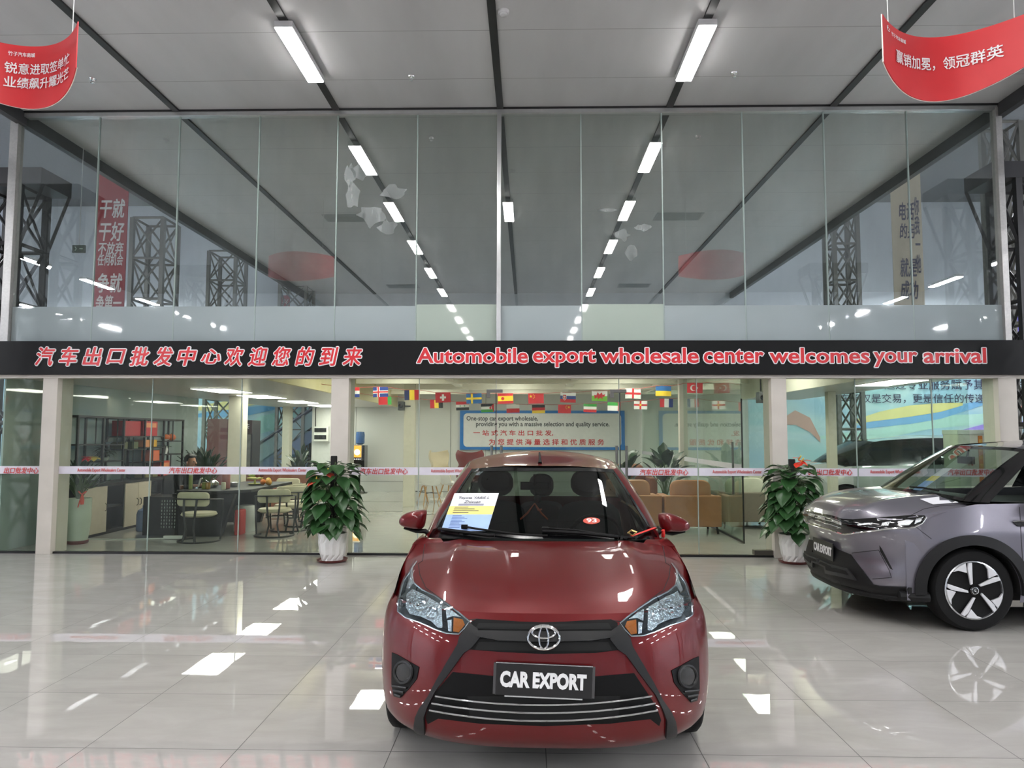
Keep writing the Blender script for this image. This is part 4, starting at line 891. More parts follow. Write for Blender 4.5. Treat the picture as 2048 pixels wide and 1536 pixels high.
for sx in (1, -1): MB().tube([LS @ Vector((sx * (sxu(y) - .012 - (.03 if y < .44 else 0)), y, .268)) for y in (.36, .42, .47, .52, .57)], .042, 8).build('front_corner_cladding', m_clad, SU, smooth=True)
# wheels, arches, sills
def alloy(M, parent):
    mb = MB(); R_ = .228
    for k in range(5):
        ro = Matrix.Rotation(k * 2 * PI / 5, 4, 'Z')
        for poly, z in (([(-.20, .97), (-.07, .99), (-.075, .24), (-.15, .2), (-.24, .78)], .075), ([(-.28, .965), (-.25, .62), (-.56, .70), (-.74, .65), (-.62, .78), (-.46, .885)], .07)):
            mb.prism([(x * R_, y * R_) for x, y in poly], .018, M @ ro @ Matrix.Translation((0, 0, z)))
    mb.build('alloy_spoke', P('machined_face', (226, 226, 230), .38, .35), parent, bevel=.003)
    MB().lathe([(.236, .03), (.238, .075), (.228, .08), (.222, .06), (.222, -.05)], n=48, M=M).build('rim', m_silverp, parent, smooth=True)
    MB().lathe([(.222, -.05), (.222, .02), (.17, .035), (.07, .045), (.0, .045)], n=40, M=M).build('rim_face', m_gloss, parent, smooth=True)
    mb = MB()
    for k in range(5): mb.prism([(.03, .0), (.02, .2), (-.03, .2), (-.03, 0)], .02, M @ Matrix.Rotation(k * 2 * PI / 5 - .16, 4, 'Z') @ Matrix.Translation((0, 0, .04)))
    mb.build('inner_spoke', m_gloss, parent, bevel=.004)
    cp = MB().lathe([(.036, .04), (.036, .085), (.03, .09), (0, .08)], n=28, M=M).build('hub_cap', m_gloss, parent, smooth=True)
    MB().tube([M @ Vector((.026 * math.cos(a / 20 * 2 * PI), .026 * math.sin(a / 20 * 2 * PI), .092)) for a in range(20)], .0028, 5, True).tube([M @ Vector((x * .016, y * .016, .092)) for x, y in ((-.9, .5), (-.2, .7), (.6, .5), (.2, .0), (-.4, -.1), (.8, -.7))], .0025, 5).build('hub_mark', m_silverp, cp)
    MB().prism([(-.17, .02), (-.12, .13), (-.07, .14), (-.12, .0)], .03, M @ Matrix.Translation((0, 0, -.0))).build('brake_caliper', P('caliper_grey', (150, 150, 152), .35, .7), parent, bevel=.005)
for sx in (1, -1):
    for wy in (.92, 3.54):
        c = LS @ Vector((sx * .80, wy, .335)); ax = LS.to_3x3() @ Vector((sx, 0, 0)); t_, M_ = tyre(c, .335, .215, ax)
        wo = t_.build('wheel', m_tyre, SU, smooth=True)
        if sx > 0: M_ = Matrix.Translation(c) @ Matrix((LS.to_3x3() @ Vector((0, 1, 0)), Vector((0, 0, 1)), ax)).transposed().to_4x4()
        alloy(M_ @ Matrix.Translation((0, 0, .03)), wo)
        def arch(u, v):
            a = -.10 + (PI + .2) * u; r = .378 + .085 * v; y = wy - r * math.cos(a) * (1.0 if math.cos(a) > 0 else 1.0); z = .335 + r * math.sin(a) * .97
            return LS @ Vector((sx * (sxu(y) + .012 - .012 * v), y, max(.24, z)))
        g = MB().grid(arch, 36, 3)
        if sx > 0: g.f = [tuple(reversed(q)) for q in g.f]
        g.solid(-.02 if False else .03).build('arch_cladding', m_clad, SU, smooth=True, angle=.6)
        MB().grid(lambda u, v: LS @ Vector((sx * (.52 + .38 * v), wy - .38 * math.cos(-.1 + (PI + .2) * u), .335 + .38 * math.sin(-.1 + (PI + .2) * u))), 24, 2).build('wheel_well', m_under, SU)
    mb = MB().grid(lambda u, v: LS @ Vector((sx * (sxu(1.32 + 1.8 * u) + .012 - .03 * (1 - v)), 1.32 + 1.8 * u, .20 + .16 * v)), 20, 3)
    mb.build('sill_cladding', m_clad, SU, smooth=True)
# cabin of the grey car
MB().grid(lambda u, v: LS @ Vector(((2 * u - 1) * .72, .95 + .6 * v, 1.05 - .02 * v)), 8, 4).build('dashboard', m_dash, SU)
MB().grid(lambda u, v: LS @ Vector(((2 * u - 1) * .72, 1.55, 1.03 - .5 * v)), 4, 2).build('dashboard', m_dash, SU)
MB().grid(lambda u, v: LS @ Vector(((2 * u - 1) * .80, 1.0 + 2.9 * v, .98)), 4, 4).build('cabin_lining', m_dash, SU)
for x in (-.38, .38):
    M = LS @ Matrix.Translation((x, 2.2, 0)) @ Matrix.Rotation(-.22, 4, 'X') @ Matrix.Rotation(PI / 2, 4, 'X')
    o = pebble(smooth_poly([(-.26, .5), (.26, .5), (.26, 1.0), (.18, 1.22), (-.18, 1.22), (-.26, 1.0)], 2), [(.85, .07), (1, .03), (1, -.04), (.85, -.08)], M).build('seat', m_cloth, SU, smooth=True)
    pebble(smooth_poly([(-.13, 1.26), (.13, 1.26), (.13, 1.45), (-.13, 1.45)], 2), [(.8, .06), (1, .03), (1, -.03), (.8, -.06)], M).build('headrest', m_cloth, o, smooth=True)
mp2 = LS @ Vector((0.02, 1.42, 1.37)); MB().box(mp2, (.03, .24, .07)).tube([mp2, mp2 + Vector((.03, 0, .1))], .01, 6).build('rear_view_mirror', m_plas, SU, bevel=.01)
mo = pebble(smooth_poly([(-.10, -.07), (.10, -.07), (.11, .06), (-.09, .07)], 2), [(.7, .05), (1, .02), (1, -.04), (.85, -.06)], LS @ Matrix.Translation((1.02, 1.52, 1.06)) @ Matrix.Rotation(PI / 2, 4, 'X')).build('wing_mirror', m_gloss, SU, smooth=True)
MB().tube([LS @ Vector((.84, 1.5, 1.0)), LS @ Vector((1.0, 1.51, 1.03))], .025, 8).build('mirror_arm', m_plas, mo, smooth=True)
MB().tube(onskin(ska, dense([(1822, 977), (1850, 979), (1880, 985)]), .02), .008, 5).build('wiper', m_plas, SU)
# things on it
hp = [hit(sk, *c) for c in ((1840, 999), (1891, 993), (1897, 998), (1916, 1006), (1866, 1010))]
t = thing('loose_paper', 'blank white sheet of paper lying on the bonnet of the grey car', 'paper', sum((h_[0] for h_ in hp), Vector()) / 5)
conform([(1840, 999), (1891, 993), (1897, 998), (1917, 1006), (1866, 1010)], sk, .006, .001, 6).build('paper_sheet', m_paper, t)
t, quad, line = sheet([(1884, 934), (1902, 934), (1838, 980), (1822, 978)], ug, .015, 'price_sheet', 'price sheet seen edge on behind the windscreen of the grey car')
quad(0, 0, 1, 1, 0, 'paper', m_paper); quad(0, .35, 1, .56, .0016, 'yellow_band', P('paper_yellow', (240, 222, 130), .5)); quad(0, .56, 1, 1, .0016, 'blue_band', P('paper_blue', (160, 190, 240), .5))
rp = onskin(sk, [(1998, 1000.5), (2015, 1001), (2034, 1003)], .012); t = thing('red_ribbon', 'red ribbon at the lower corner of the grey car side window', 'ribbon', rp[1])
MB().tube(rp, .012, 6, flat=.4).build('ribbon_strip', P('ribbon_red', (222, 44, 40), .45), t, smooth=True)
# ================================================================ plants in front of the glass
rnd = random.Random(5)
m_leaf = P('pothos_leaf', (48, 84, 46), .3, noise=.22, scale=9); m_leaf2 = P('dark_leaf', (34, 58, 38), .35, noise=.2, scale=9); m_stem = P('leaf_stem', (70, 96, 52), .5); m_pot = P('white_pot', (232, 230, 228), .3, noise=.02); m_saucer = P('brown_saucer', (96, 36, 34), .4); m_pole = P('moss_pole', (26, 25, 24), .9, noise=.2, scale=60, bump=.4); m_soil = P('soil', (50, 38, 28), .9, noise=.25, scale=40)
m_flower = P('anthurium_red', (226, 62, 44), .3, noise=.08, scale=20)
HEART = [(0, .10), (.16, .34), (.36, .47), (.58, .45), (.78, .27), (.92, .10), (1.0, .0)]
def leaf(mb, base, d, up, ln, wd, droop=.35, fold=.25):
    d = d.normalized(); s = d.cross(up); s = s.normalized() if s.length > 1e-3 else Vector((1, 0, 0)); n = s.cross(d)
    vs = []
    for t, h in HEART:
        c = base + d * (t * ln) - Vector((0, 0, 1)) * (droop * ln * t * t)
        for k in (-1, -.5, 0, .5, 1): vs.append(c + s * (k * h * wd * 1.05) + n * (abs(k) * h * wd * fold - .06 * ln * math.sin(k * 3) * .3))
    mb.add(vs, [(5 * i + j, 5 * i + j + 1, 5 * i + 6 + j, 5 * i + 5 + j) for i in range(6) for j in range(4)])
def pothos(x, y, label, flowers, htop=1.33, seed=1):
    r = random.Random(seed); t = thing('potted_pothos', label, 'potted plant', (x, y, 0))
    MB().lathe([(.165, .0), (.185, .012), (.195, .035), (.18, .03), (.165, .016)], (x, y, 0), 32).build('saucer', m_saucer, t, smooth=True)
    n = 12; vs = []; rows = [(.135, .02), (.155, .10), (.178, .24), (.19, .36), (.165, .36), (.15, .32)]
    for i, (rr, z) in enumerate(rows):
        for j in range(n * 2): a = 2 * PI * (j + (i % 2)) / (2 * n); q = rr * (1 if (j + i) % 2 else .94); vs.append((x + q * math.cos(a), y + q * math.sin(a), z))
    N = 2 * n; fs = [(i * N + j, i * N + (j + 1) % N, (i + 1) * N + (j + 1) % N, (i + 1) * N + j) for i in range(len(rows) - 1) for j in range(N)]
    fs += [tuple(range(N - 1, -1, -1)), tuple(range((len(rows) - 1) * N, len(rows) * N))]
    MB().add(vs, fs).build('pot', m_pot, t); MB().lathe([(.15, .325), (.0, .33)], (x, y, 0), 20).build('soil', m_soil, t)
    MB().lathe([(.04, .3), (.042, htop - .01), (.036, htop), (0, htop)], (x, y, 0), 16).build('moss_pole', m_pole, t, smooth=True)
    mb = MB(); sm = MB(); up = Vector((0, 0, 1))
    for k in range(135):
        z = .40 + (htop - .50) * (k / 134) ** .95; a = k * 2.39996 + r.uniform(-.3, .3); rad = .10 + .19 * (1 - ((z - .4) / (htop - .35)) ** 2 * .5) * r.uniform(.5, 1)
        d = Vector((math.cos(a), math.sin(a), r.uniform(-.9, -.15) if z < htop - .25 else r.uniform(-.3, .5)))
        b = Vector((x + rad * math.cos(a), y + rad * math.sin(a), z + r.uniform(-.02, .04))); ln = r.uniform(.14, .21)
        leaf(mb, b, d, up, ln, ln * r.uniform(.85, 1.05), r.uniform(.2, .5)); sm.tube([(x + .03 * math.cos(a), y + .03 * math.sin(a), z - .05), ((x + b.x) / 2, (y + b.y) / 2, z + .03), b], .0035, 4, cap=False)
    mb.solid(.0016).build('foliage', m_leaf, t, smooth=True); sm.build('stems', m_stem, t)
    for fx, fz, s in flowers:
        fb = MB(); leaf(fb, Vector((x + fx, y - .22, fz)), Vector((.55 * s, -.5, -.35)), up, .13, .12, .1, .1); leaf(fb, Vector((x + fx + .02, y - .2, fz + .02)), Vector((-.7 * s, -.5, .1)), up, .11, .10, .1, .1)
        fo = fb.solid(.003).build('anthurium_flower', m_flower, t, smooth=True); MB().tube([(x + fx, y - .23, fz), (x + fx + .02, y - .27, fz + .05)], .008, 6).build('spadix', P('spadix_yellow', (222, 200, 90), .5), fo, smooth=True)
    return t
pothos(-2.48, 9.33, 'pothos on a black pole in a white pot left of the red car', [(-.02, 1.13, 1), (-.16, 1.03, -1)], 1.33, 3)
pothos(3.36, 9.42, 'pothos with a red flower on top in a white faceted pot beside the grey car', [(.0, 1.30, 1), (.03, 1.27, -1)], 1.30, 8)
# ================================================================ hanging red banners
m_ban = P('banner_red', (212, 52, 58), .45, noise=.02); m_string = P('white_string', (225, 225, 225), .5)
def banner(xc, zt, lines, label, tilt=0., strings=(-.52, .52), logo=None):
    YB, W_, H_ = 6.0, .64, .40; t = thing('hanging_banner', label, 'banner', (xc, YB, zt))
    def B(x, y, o=0.):   # x across, y down from the top edge
        u = x / W_; e = 1 - u * u; nx = Vector((-2 * .40 * u / W_, -1, 0)).normalized()
        return Vector((xc + x, YB + .40 * e - .2, zt + tilt * x - y)) + nx * o
    def sheet_(u, v): x = (2 * u - 1) * W_; return B(x, (H_ + .17 * (1 - (x / W_) ** 2)) * v)
    MB().grid(sheet_, 32, 8).solid(.008).build('banner_sheet', [m_ban], t, smooth=True)
    for body, x0, y0, w_, h_ in lines: fit(body, w_, h_, Matrix(), .001, .012, warp=lambda q: B(x0 + q.x, y0 - q.y, .016 + q.z)).build('lettering', m_white, t)
    mb = MB().tube([B(-W_, v * H_ / 8, .004) + Vector((-.004, 0, 0)) for v in range(9)], .006, 4).tube([B((2 * k / 30 - 1) * W_, H_ + .17 * (1 - (2 * k / 30 - 1) ** 2), -.003) for k in range(31)], .004, 4)
    mb.build('banner_edge', P('banner_edge', (226, 214, 206), .5), t)
    for s in strings: a = B(s, .0); MB().tube([a, (a.x, a.y, CZ)], .004, 5).build('hanging_string', m_string, t)
    if logo:
        x0, y0 = logo; pl = [(-.026, -.024), (.026, -.024), (.026, .024), (-.026, .024)]
        mb = MB()
        q = smooth_poly(pl, 2); n = len(q); mb.add([B(x0 + a, y0 - b, o) for o in (.009, .012) for a, b in q], [tuple(range(n, 2 * n))]); lg_ = mb.build('logo_tile', m_white, t)
        MB().tube([B(x0 + a * .012, y0 - b * .014, .014) for a, b in ((-1, .8), (.6, .9), (.9, .4), (-.8, -.6), (-.6, -.9), (1, -.9))], .0035, 4).build('logo_mark', m_ban, lg_)
b1 = at(1743, 55, 6.0); b2 = at(2035, 45, 6.0)
banner((b1.x + b2.x) / 2 + .02, (b1.z + b2.z) / 2 - .0, [('竹子汽车商城', -.405, .085, .20, .036), ('赢销加冕，领冠群英', .01, .245, .90, .115)], 'red curved banner with one line of white characters hanging above the grey car', .03, logo=(-.545, .065))
b3 = at(186, 68, 6.0)
banner(b3.x - .64, b3.z + .0, [('竹子汽车商城', -.10, .085, .22, .04), ('锐意进取签单忙', .12, .215, .70, .10), ('业绩飙升耀光芒', .12, .345, .70, .10)], 'red curved banner with two lines of white characters hanging at the upper left', -.01, (.47, -.47))
# ================================================================ tall wall banners behind the upper glass
def tall_banner(px0, px1, Y, zt, mat, label, rows, tmat, extra=None):
    a, b = at(px0, 400, Y), at(px1, 400, Y); t = thing('wall_banner', label, 'banner', (a.x, Y, 2.0))
    MB().span((a.x, Y, 3.02), (b.x, Y + .02, zt)).build('banner_cloth', mat, t)
    w_ = b.x - a.x
    for body, py, n, sz in rows:
        z = at((px0 + px1) / 2, py, Y).z; fit(body, w_ * n, w_ * sz, facing((a.x + b.x) / 2, Y - .004, z), .003, .02, .15).build('lettering', tmat, t)
    for yy in (a.x, b.x): MB().tube([(yy, Y + .01, zt), (yy, Y + .01, 9.02)], .006, 5).build('hanging_string', m_string, t)
    return t, a, b
tall_banner(196, 256, 14.2, 8.1, P('cloth_red', (150, 34, 44), .7), 'tall dark red banner with white brush characters behind the upper left glass', [('干就', 417, .82, .62), ('干好', 463, .82, .62), ('不放弃', 497, .84, .42), ('任何机会', 520, .84, .36), ('争就', 566, .82, .62), ('争第一', 606, .84, .5)], P('cloth_white', (214, 208, 208), .7))
t, a, b = tall_banner(1782, 1842, 14.2, 8.1, P('cloth_beige', (206, 192, 170), .7), 'tall beige banner with black brush characters behind the upper right glass', [('电话', 423, .5, .6), ('的另', 462, .5, .5), ('就是', 535, .55, .62), ('成功', 580, .6, .62)], m_ink)
fit('你\n我\n一\n他', (b.x - a.x) * .16, 1.5, facing(b.x - .1, 14.19, at(1835, 470, 14.2).z), .003, .02).build('lettering', m_ink, t)
tall_banner(566, 584, 22.2, 5.9, P('cloth_red', (150, 34, 44), .7), 'small far red banner low in the upper glass left of centre', [('兴', 604, .7, .6)], P('cloth_white', (214, 208, 208), .7))
p = at(158, 498, 11.0); t = thing('exit_sign', 'small dark green exit sign behind the upper glass beside the red banner', 'sign', p)
MB().box(p, (.20, .03, .12)).build('sign_case', P('sign_green', (60, 74, 62), .5), t, bevel=.004); MB().tube([p + Vector((-.05, -.018, -.03)), p + Vector((-.03, -.018, 0)), p + Vector((-.05, -.018, .03))], .008, 5).tube([p + Vector((.02, -.018, .0)), p + Vector((.07, -.018, .0))], .008, 5).build('sign_figure', P('sign_pale', (190, 206, 190), .5), t); MB().tube([p + Vector((0, 0, .06)), (p.x, p.y, CZ + .02)], .006, 5).build('hanging_rod', m_string, t)
# ================================================================ lounge: slogan board, flags
bl_, br = at(920, 821, 20.6), at(1240, 900, 20.6); BX0, BX1, BZ1, BZ0 = -1.92, 2.72, 2.29, 1.185
t = thing('slogan_board', 'white slogan board with a thick blue frame on the back wall of the lounge', 'board', ((BX0 + BX1) / 2, 20.66, BZ0))
MB().span((BX0, 20.62, BZ0), (BX1, 20.68, BZ1)).build('frame', P('frame_blue', (20, 116, 200), .4), t)
rr = [(BX0 + .07 + .1 * (1 - math.cos(a)), 0) for a in (0,)]
def rrect(x0, x1, y0, y1, r, n=6):
    o = []
    for cx, cy, a0 in ((x1 - r, y1 - r, 0), (x0 + r, y1 - r, PI / 2), (x0 + r, y0 + r, PI), (x1 - r, y0 + r, 1.5 * PI)): o += [(cx + r * math.cos(a0 + PI / 2 * k / n), cy + r * math.sin(a0 + PI / 2 * k / n)) for k in range(n + 1)]
    return o
MB().prism(rrect(BX0 + .1, BX1 - .1, BZ0 + .08, BZ1 - .08, .11), .006, facing(0, 20.62, 0)).build('panel', P('board_white', (226, 224, 228), .4), t)
m_btx = P('board_text', (62, 62, 70), .5); m_brd = P('board_red', (200, 48, 52), .5)
for body, x0, x1, y, h, mt in (('One-stop car export wholesale,', 933, 1076, 838, 12, m_btx), ('providing you with a massive selection and quality service.', 952, 1219, 849.5, 12, m_btx), ('一 站 式 汽 车 出 口 批 发,', 947, 1106, 866, 11, m_brd), ('为 您 提 供 海 量 选 择 和 优 质 服 务', 978, 1208, 884, 12, m_brd)): on_wall(body, x0, x1, y, h, 20.613, mt, t, .003, .02, dy=.0)
FW_, FH_ = .275, .18
fm = {k: P('flag_' + k, c, .7, noise=.03) for k, c in dict(red=(206, 38, 48), blue=(38, 62, 140), navy=(24, 36, 92), white=(232, 232, 232), yellow=(244, 206, 50), green=(62, 160, 70), black=(28, 28, 30), sky=(40, 104, 170), lime=(120, 190, 60)).items()}
m_cord = P('flag_cord', (176, 60, 56), .6)
def flag(px, py, Y, name, base, pieces, tilt=0.):
    c = at(px, py, Y); t = thing('bunting_flag', label='small %s flag on the lounge bunting' % name, cat='flag', loc=c, group='bunting flags under the lounge ceiling')
    M = facing(c.x, Y, c.z) @ Matrix.Rotation(tilt, 4, 'Z') @ Matrix.Diagonal((FW_, FH_, 1, 1)); f_ = lambda q: M @ Vector((q[0], q[1], 0))
    def wav(x, y, o): return M @ Vector((x, y, o + .012 * math.sin(x * 5 + px)))
    MB().grid(lambda u, v: wav(u - .5, v - .5, 0), 8, 2).solid(.002).build('cloth', fm[base], t, smooth=True)
    for k, (col, geo) in enumerate(pieces):
        mb = MB()
        if isinstance(geo[0], tuple):
            n = len(geo); mb.add([wav(x, y, .002 + .001 * k) for x, y in geo], [tuple(range(n))])
        else:
            x0, x1, y0, y1 = geo; mb.grid(lambda u, v: wav(x0 + (x1 - x0) * u, y0 + (y1 - y0) * v, .002 + .001 * k), 6, 1)
        mb.build('marking', fm[col], t)
    return c
def star(cx, cy, r, asp=.65): return [(cx + r * asp * (1 if k % 2 == 0 else .4) * math.sin(k * PI / 5), cy + r * (1 if k % 2 == 0 else .4) * math.cos(k * PI / 5)) for k in range(10)]
h3 = lambda a, b, c: [(a, (-.5, .5, .167, .5)), (b, (-.5, .5, -.167, .167)), (c, (-.5, .5, -.5, -.167))]; v3 = lambda a, b, c: [(a, (-.5, -.167, -.5, .5)), (b, (-.167, .167, -.5, .5)), (c, (.167, .5, -.5, .5))]
cross = lambda a, w_, cx=-.14: [(a, (cx - w_ * .33, cx + w_ * .33, -.5, .5)), (a, (-.5, .5, -w_ / 2, w_ / 2))]
disc = lambda cx, cy, r, n=14: [(cx + r * .65 * math.cos(a * 2 * PI / n), cy + r * math.sin(a * 2 * PI / n)) for a in range(n)]
cn = [('yellow', star(-.33, .22, .18))] + [('yellow', star(x, y, .07)) for x, y in ((-.17, .38), (-.1, .27), (-.1, .13), (-.17, .03))]
U = [(704, 785, 'blue, white and red striped', 'white', h3('red', 'white', 'blue')), (761, 784, 'blue flag with a red and white cross, a Nordic', 'blue', cross('white', .3) + cross('red', .14)), (824, 790, 'blue, yellow and red upright striped', 'navy', v3('navy', 'yellow', 'red')), (886, 795, 'red flag with a white cross, a square-cross', 'red', [('white', (-.07, .07, -.32, .32)), ('white', (-.2, .2, -.1, .1))]), (948, 797, 'blue flag with a yellow cross, a second Nordic', 'sky', cross('yellow', .2)), (1011, 797, 'red and yellow banded, crest-bearing', 'red', [('yellow', (-.5, .5, -.25, .25)), ('red', disc(-.18, 0, .16))]), (1072, 797, 'red yellow-star', 'red', cn), (1136, 795, 'white, blue and red striped, shield-bearing', 'white', h3('white', 'blue', 'red') + [('white', [(-.34, .3), (-.1, .3), (-.1, -.1), (-.22, -.3), (-.34, -.1)]), ('red', [(-.31, .26), (-.13, .26), (-.13, -.08), (-.22, -.24), (-.31, -.08)]), ('white', (-.235, -.205, -.15, .2)), ('white', (-.28, -.16, .04, .1))]), (1199, 792, 'white and green, red-dragon', 'white', [('lime', (-.5, .5, -.5, 0)), ('red', [(-.3, -.3), (-.34, .1), (-.2, .05), (-.12, .38), (.0, .15), (.14, .36), (.2, .1), (.36, .2), (.3, -.1), (.18, -.05), (.22, -.34), (.06, -.14), (-.1, -.34), (-.12, -.1)])]), (1266, 787, 'white flag with a plain red cross, an upper', 'white', cross('red', .2, 0)), (1327, 782, 'blue over yellow', 'sky', [('yellow', (-.5, .5, -.5, 0))]), (1390, 776, 'red crescent', 'red', [('white', disc(-.12, 0, .3)), ('red', disc(-.06, 0, .24)), ('white', star(.12, 0, .14))])]
Lw = [(770, 801, 'red and green half-hidden', 'red', [('green', (.2, .5, -.5, .5))]), (873, 808, 'red, yellow and black upright striped', 'red', v3('red', 'yellow', 'black')), (925, 812, 'red, white and black striped, two-star', 'white', h3('red', 'white', 'black') + [('green', star(-.17, 0, .12)), ('green', star(.17, 0, .12))]), (975, 816, 'black, white and green striped, red-triangle', 'white', h3('black', 'white', 'green') + [('red', [(.5, .5), (.5, -.5), (.12, 0)])]), (1026, 817, 'white over red', 'white', [('red', (-.5, .5, -.5, 0))]), (1077, 818, 'black, red and gold striped', 'red', h3('black', 'red', 'yellow')), (1129, 818, 'reversed red yellow-star', 'red', [(c, [(-x, y) for x, y in g]) for c, g in cn]), (1180, 816, 'green, white and red striped', 'white', h3('green', 'white', 'red')), (1228, 813, 'green and white, partly covered', 'white', [('green', (-.5, .5, .1, .5)), ('red', (.3, .5, -.5, .5))]), (1281, 810, 'white flag with red cross and centre emblem, a lower', 'white', cross('red', .2, 0) + [('yellow', star(0, 0, .2))]), (1333, 806, 'red, white and blue upright striped', 'red', v3('red', 'white', 'blue'))]
for row, Y in ((U, 13.0), (Lw, 15.5)):
    cs = [flag(px, py, Y, nm.replace(' flag', '') if False else nm, base, pcs, (-.03 if px > 1100 else .03)) for px, py, nm, base, pcs in row]
    pts = [c + Vector((dx, 0, FH_ / 2)) for c in cs for dx in (-FW_ / 2, FW_ / 2)]
    pts = [pts[0] + Vector((-.8, 0, .12))] + pts + [pts[-1] + Vector((1.2, 0, .14))]
    tag(MB().tube(pts, .004, 4).build('flag_line', m_cord), 'thin red cord carrying the %s row of small flags' % ('upper front' if Y == 13.0 else 'lower rear'), 'string')
# ---- coffee corner
cx_, cy_ = -4.67, 20.25
t = thing('pedestal_table', 'small black round table on a flared pedestal carrying the coffee machine', 'table', (cx_, cy_, 0))
MB().lathe([(.24, 0), (.23, .015), (.06, .06), (.03, .2), (.03, .62), (.06, .67)], (cx_, cy_, 0), 28).build('pedestal', m_gloss, t, smooth=True); MB().lathe([(.26, .67), (.27, .68), (.26, .695), (0, .695)], (cx_, cy_, 0), 32).build('table_top', m_gloss, t, smooth=True)
t = thing('coffee_machine', 'black coffee machine with a lit picture of a cup on the pedestal table', 'coffee machine', (cx_, cy_, .70))
MB().span((cx_ - .15, cy_ - .2, .70), (cx_ + .18, cy_ + .2, 1.31)).build('case', m_gloss, t, bevel=.01); sc_ = MB().span((cx_ - .13, cy_ - .215, .98), (cx_ + .09, cy_ - .2, 1.30)).build('screen', EM('screen_amber', (236, 168, 70), .55), t)
MB().lathe([(.085, 0), (.08, .012), (0, .014)], n=20, M=facing(cx_ - .02, cy_ - .215, 1.12)).build('cup_picture', EM('cup_cream', (255, 226, 190), .8), sc_); MB().span((cx_ + .095, cy_ - .21, .9), (cx_ + .11, cy_ - .2, 1.32)).span((cx_ - .145, cy_ - .21, 1.3), (cx_ + .11, cy_ - .2, 1.32)).build('silver_trim', m_silverp, t)
mb = MB()
for k in range(4): mb.box((cx_ - .09 + .05 * k, cy_ - .205, .93), (.02, .01, .02))
mb.build('buttons', EM('button_white', (255, 255, 255), 1.0), t); MB().span((cx_ - .14, cy_ - .24, .71), (cx_ + .14, cy_ - .2, .735)).build('drip_tray', m_silverp, t)
MB().span((cx_ - .24, cy_ - .1, .70), (cx_ - .17, cy_, .95)).build('cup_holder', m_plas, t)
tag(MB().lathe([(.06, 1.325), (.12, 1.36), (.125, 1.6), (.11, 1.68), (.0, 1.69)], (cx_ + .01, cy_, 0), 24).build('water_bottle', P('bottle_blue', (60, 100, 160), .12, noise=.05), smooth=True), 'blue upturned water bottle on top of the black coffee machine', 'bottle')
p = at(643, 868, 20.62); t = thing('control_box', 'white wall box with two dark windows beside the post of the tea room', 'electrical box', p)
MB().box(p, (.42, .1, .42)).build('case', m_wallw, t, bevel=.01); MB().box(p + Vector((-.02, -.05, .11)), (.34, .012, .12)).box(p + Vector((-.02, -.05, -.09)), (.34, .012, .12)).build('window', P('dark_window', (44, 44, 46), .25), t); MB().tube([p + Vector((-.17, 0, .2)), p + Vector((-.18, 0, .7)), p + Vector((-.14, 0, 1.0))], .012, 6).build('cable', m_plas, t)
def camera_box(px, py, Y, label, arm):
    p = at(px, py, Y); t = thing('security_camera', label, 'camera', p); MB().box(p, (.13, .2, .2)).build('case', P('cam_grey', (70, 72, 74), .4), t, bevel=.01)
    MB().lathe([(.05, 0), (.045, .03), (0, .035)], n=16, M=facing(p.x, p.y - .1, p.z)).build('lens', m_gloss, t, smooth=True); MB().tube([p, p + arm], .015, 6).build('bracket', m_plas, t)
camera_box(803, 812, 16.2, 'grey box camera on the cream column left of the flags', Vector((.25, .15, 0))); camera_box(1522, 795, 13.4, 'grey box camera near the ceiling right of the flags', Vector((0, 0, .75)))
# ================================================================ lounge seating
m_leath = P('tan_leather', (168, 116, 78), .45, noise=.07, scale=14, bump=.05); m_brownl = P('brown_leather', (122, 74, 54), .5, noise=.07, scale=14); m_taupe = P('taupe_fabric', (128, 116, 104), .7, noise=.06, scale=30); m_cush = P('cushion_pale', (206, 204, 186), .8, noise=.06, scale=20)
def pad(c, d, b=.05, rz=0., tilt=0., puff=0.):
    q = MB(); n = 8
    M = Matrix.Translation(c) @ Matrix.Rotation(rz, 4, 'Z') @ Matrix.Rotation(tilt, 4, 'X')
    poly = rrect(-d[0] / 2, d[0] / 2, -d[2] / 2, d[2] / 2, min(d[0], d[2]) * .28, 4)
    return pebble(poly, [(.86, d[1] / 2 + puff), (.97, d[1] * .36), (1, 0), (.97, -d[1] * .36), (.86, -d[1] / 2 - puff)], M @ Matrix.Rotation(PI / 2, 4, 'X'))
def armchair(x, y, w_, label, mat, cush, rz=0., zb=.62, depth=.8):
    t = thing('lounge_armchair', label, 'armchair', (x, y, 0), rz); M = ROOTM[t.name]; bx = lambda a, b: MB().box([(a[i] + b[i]) / 2 for i in range(3)], [abs(b[i] - a[i]) for i in range(3)], M=M)
    h = w_ / 2
    bx((-h, -depth / 2, .12), (h, -depth / 2 + .14, zb)).build('backrest', mat, t, bevel=.02)
    for s in (-1, 1): bx((s * h, -depth / 2 + .14, .12), (s * (h - .14), depth / 2, zb - .02)).build('armrest', mat, t, bevel=.02)
    bx((-h + .14, -depth / 2 + .14, .12), (h - .14, depth / 2, .38)).build('seat', mat, t, bevel=.02)
    o = pad(Vector((0, -depth / 2 + .22, zb + .03)), (w_ * .72, .2, .42), tilt=-.25); o.v = [M @ q for q in o.v]; o.build('back_cushion', cush, t, smooth=True)
    for sx in (-1, 1):
        for sy in (-1, 1): MB().tube([M @ Vector((sx * (h - .07), sy * (depth / 2 - .08), .13)), M @ Vector((sx * (h - .05), sy * (depth / 2 - .06), 0))], .018, 6).build('leg', m_plas, t)
    return t
armchair(1.62, 12.45, 1.14, 'tan leather armchair seen from behind, directly right of the red car', m_leath, m_leath)
armchair(2.68, 12.4, .92, 'tan leather armchair seen from behind, against the glass partition', m_leath, m_leath)
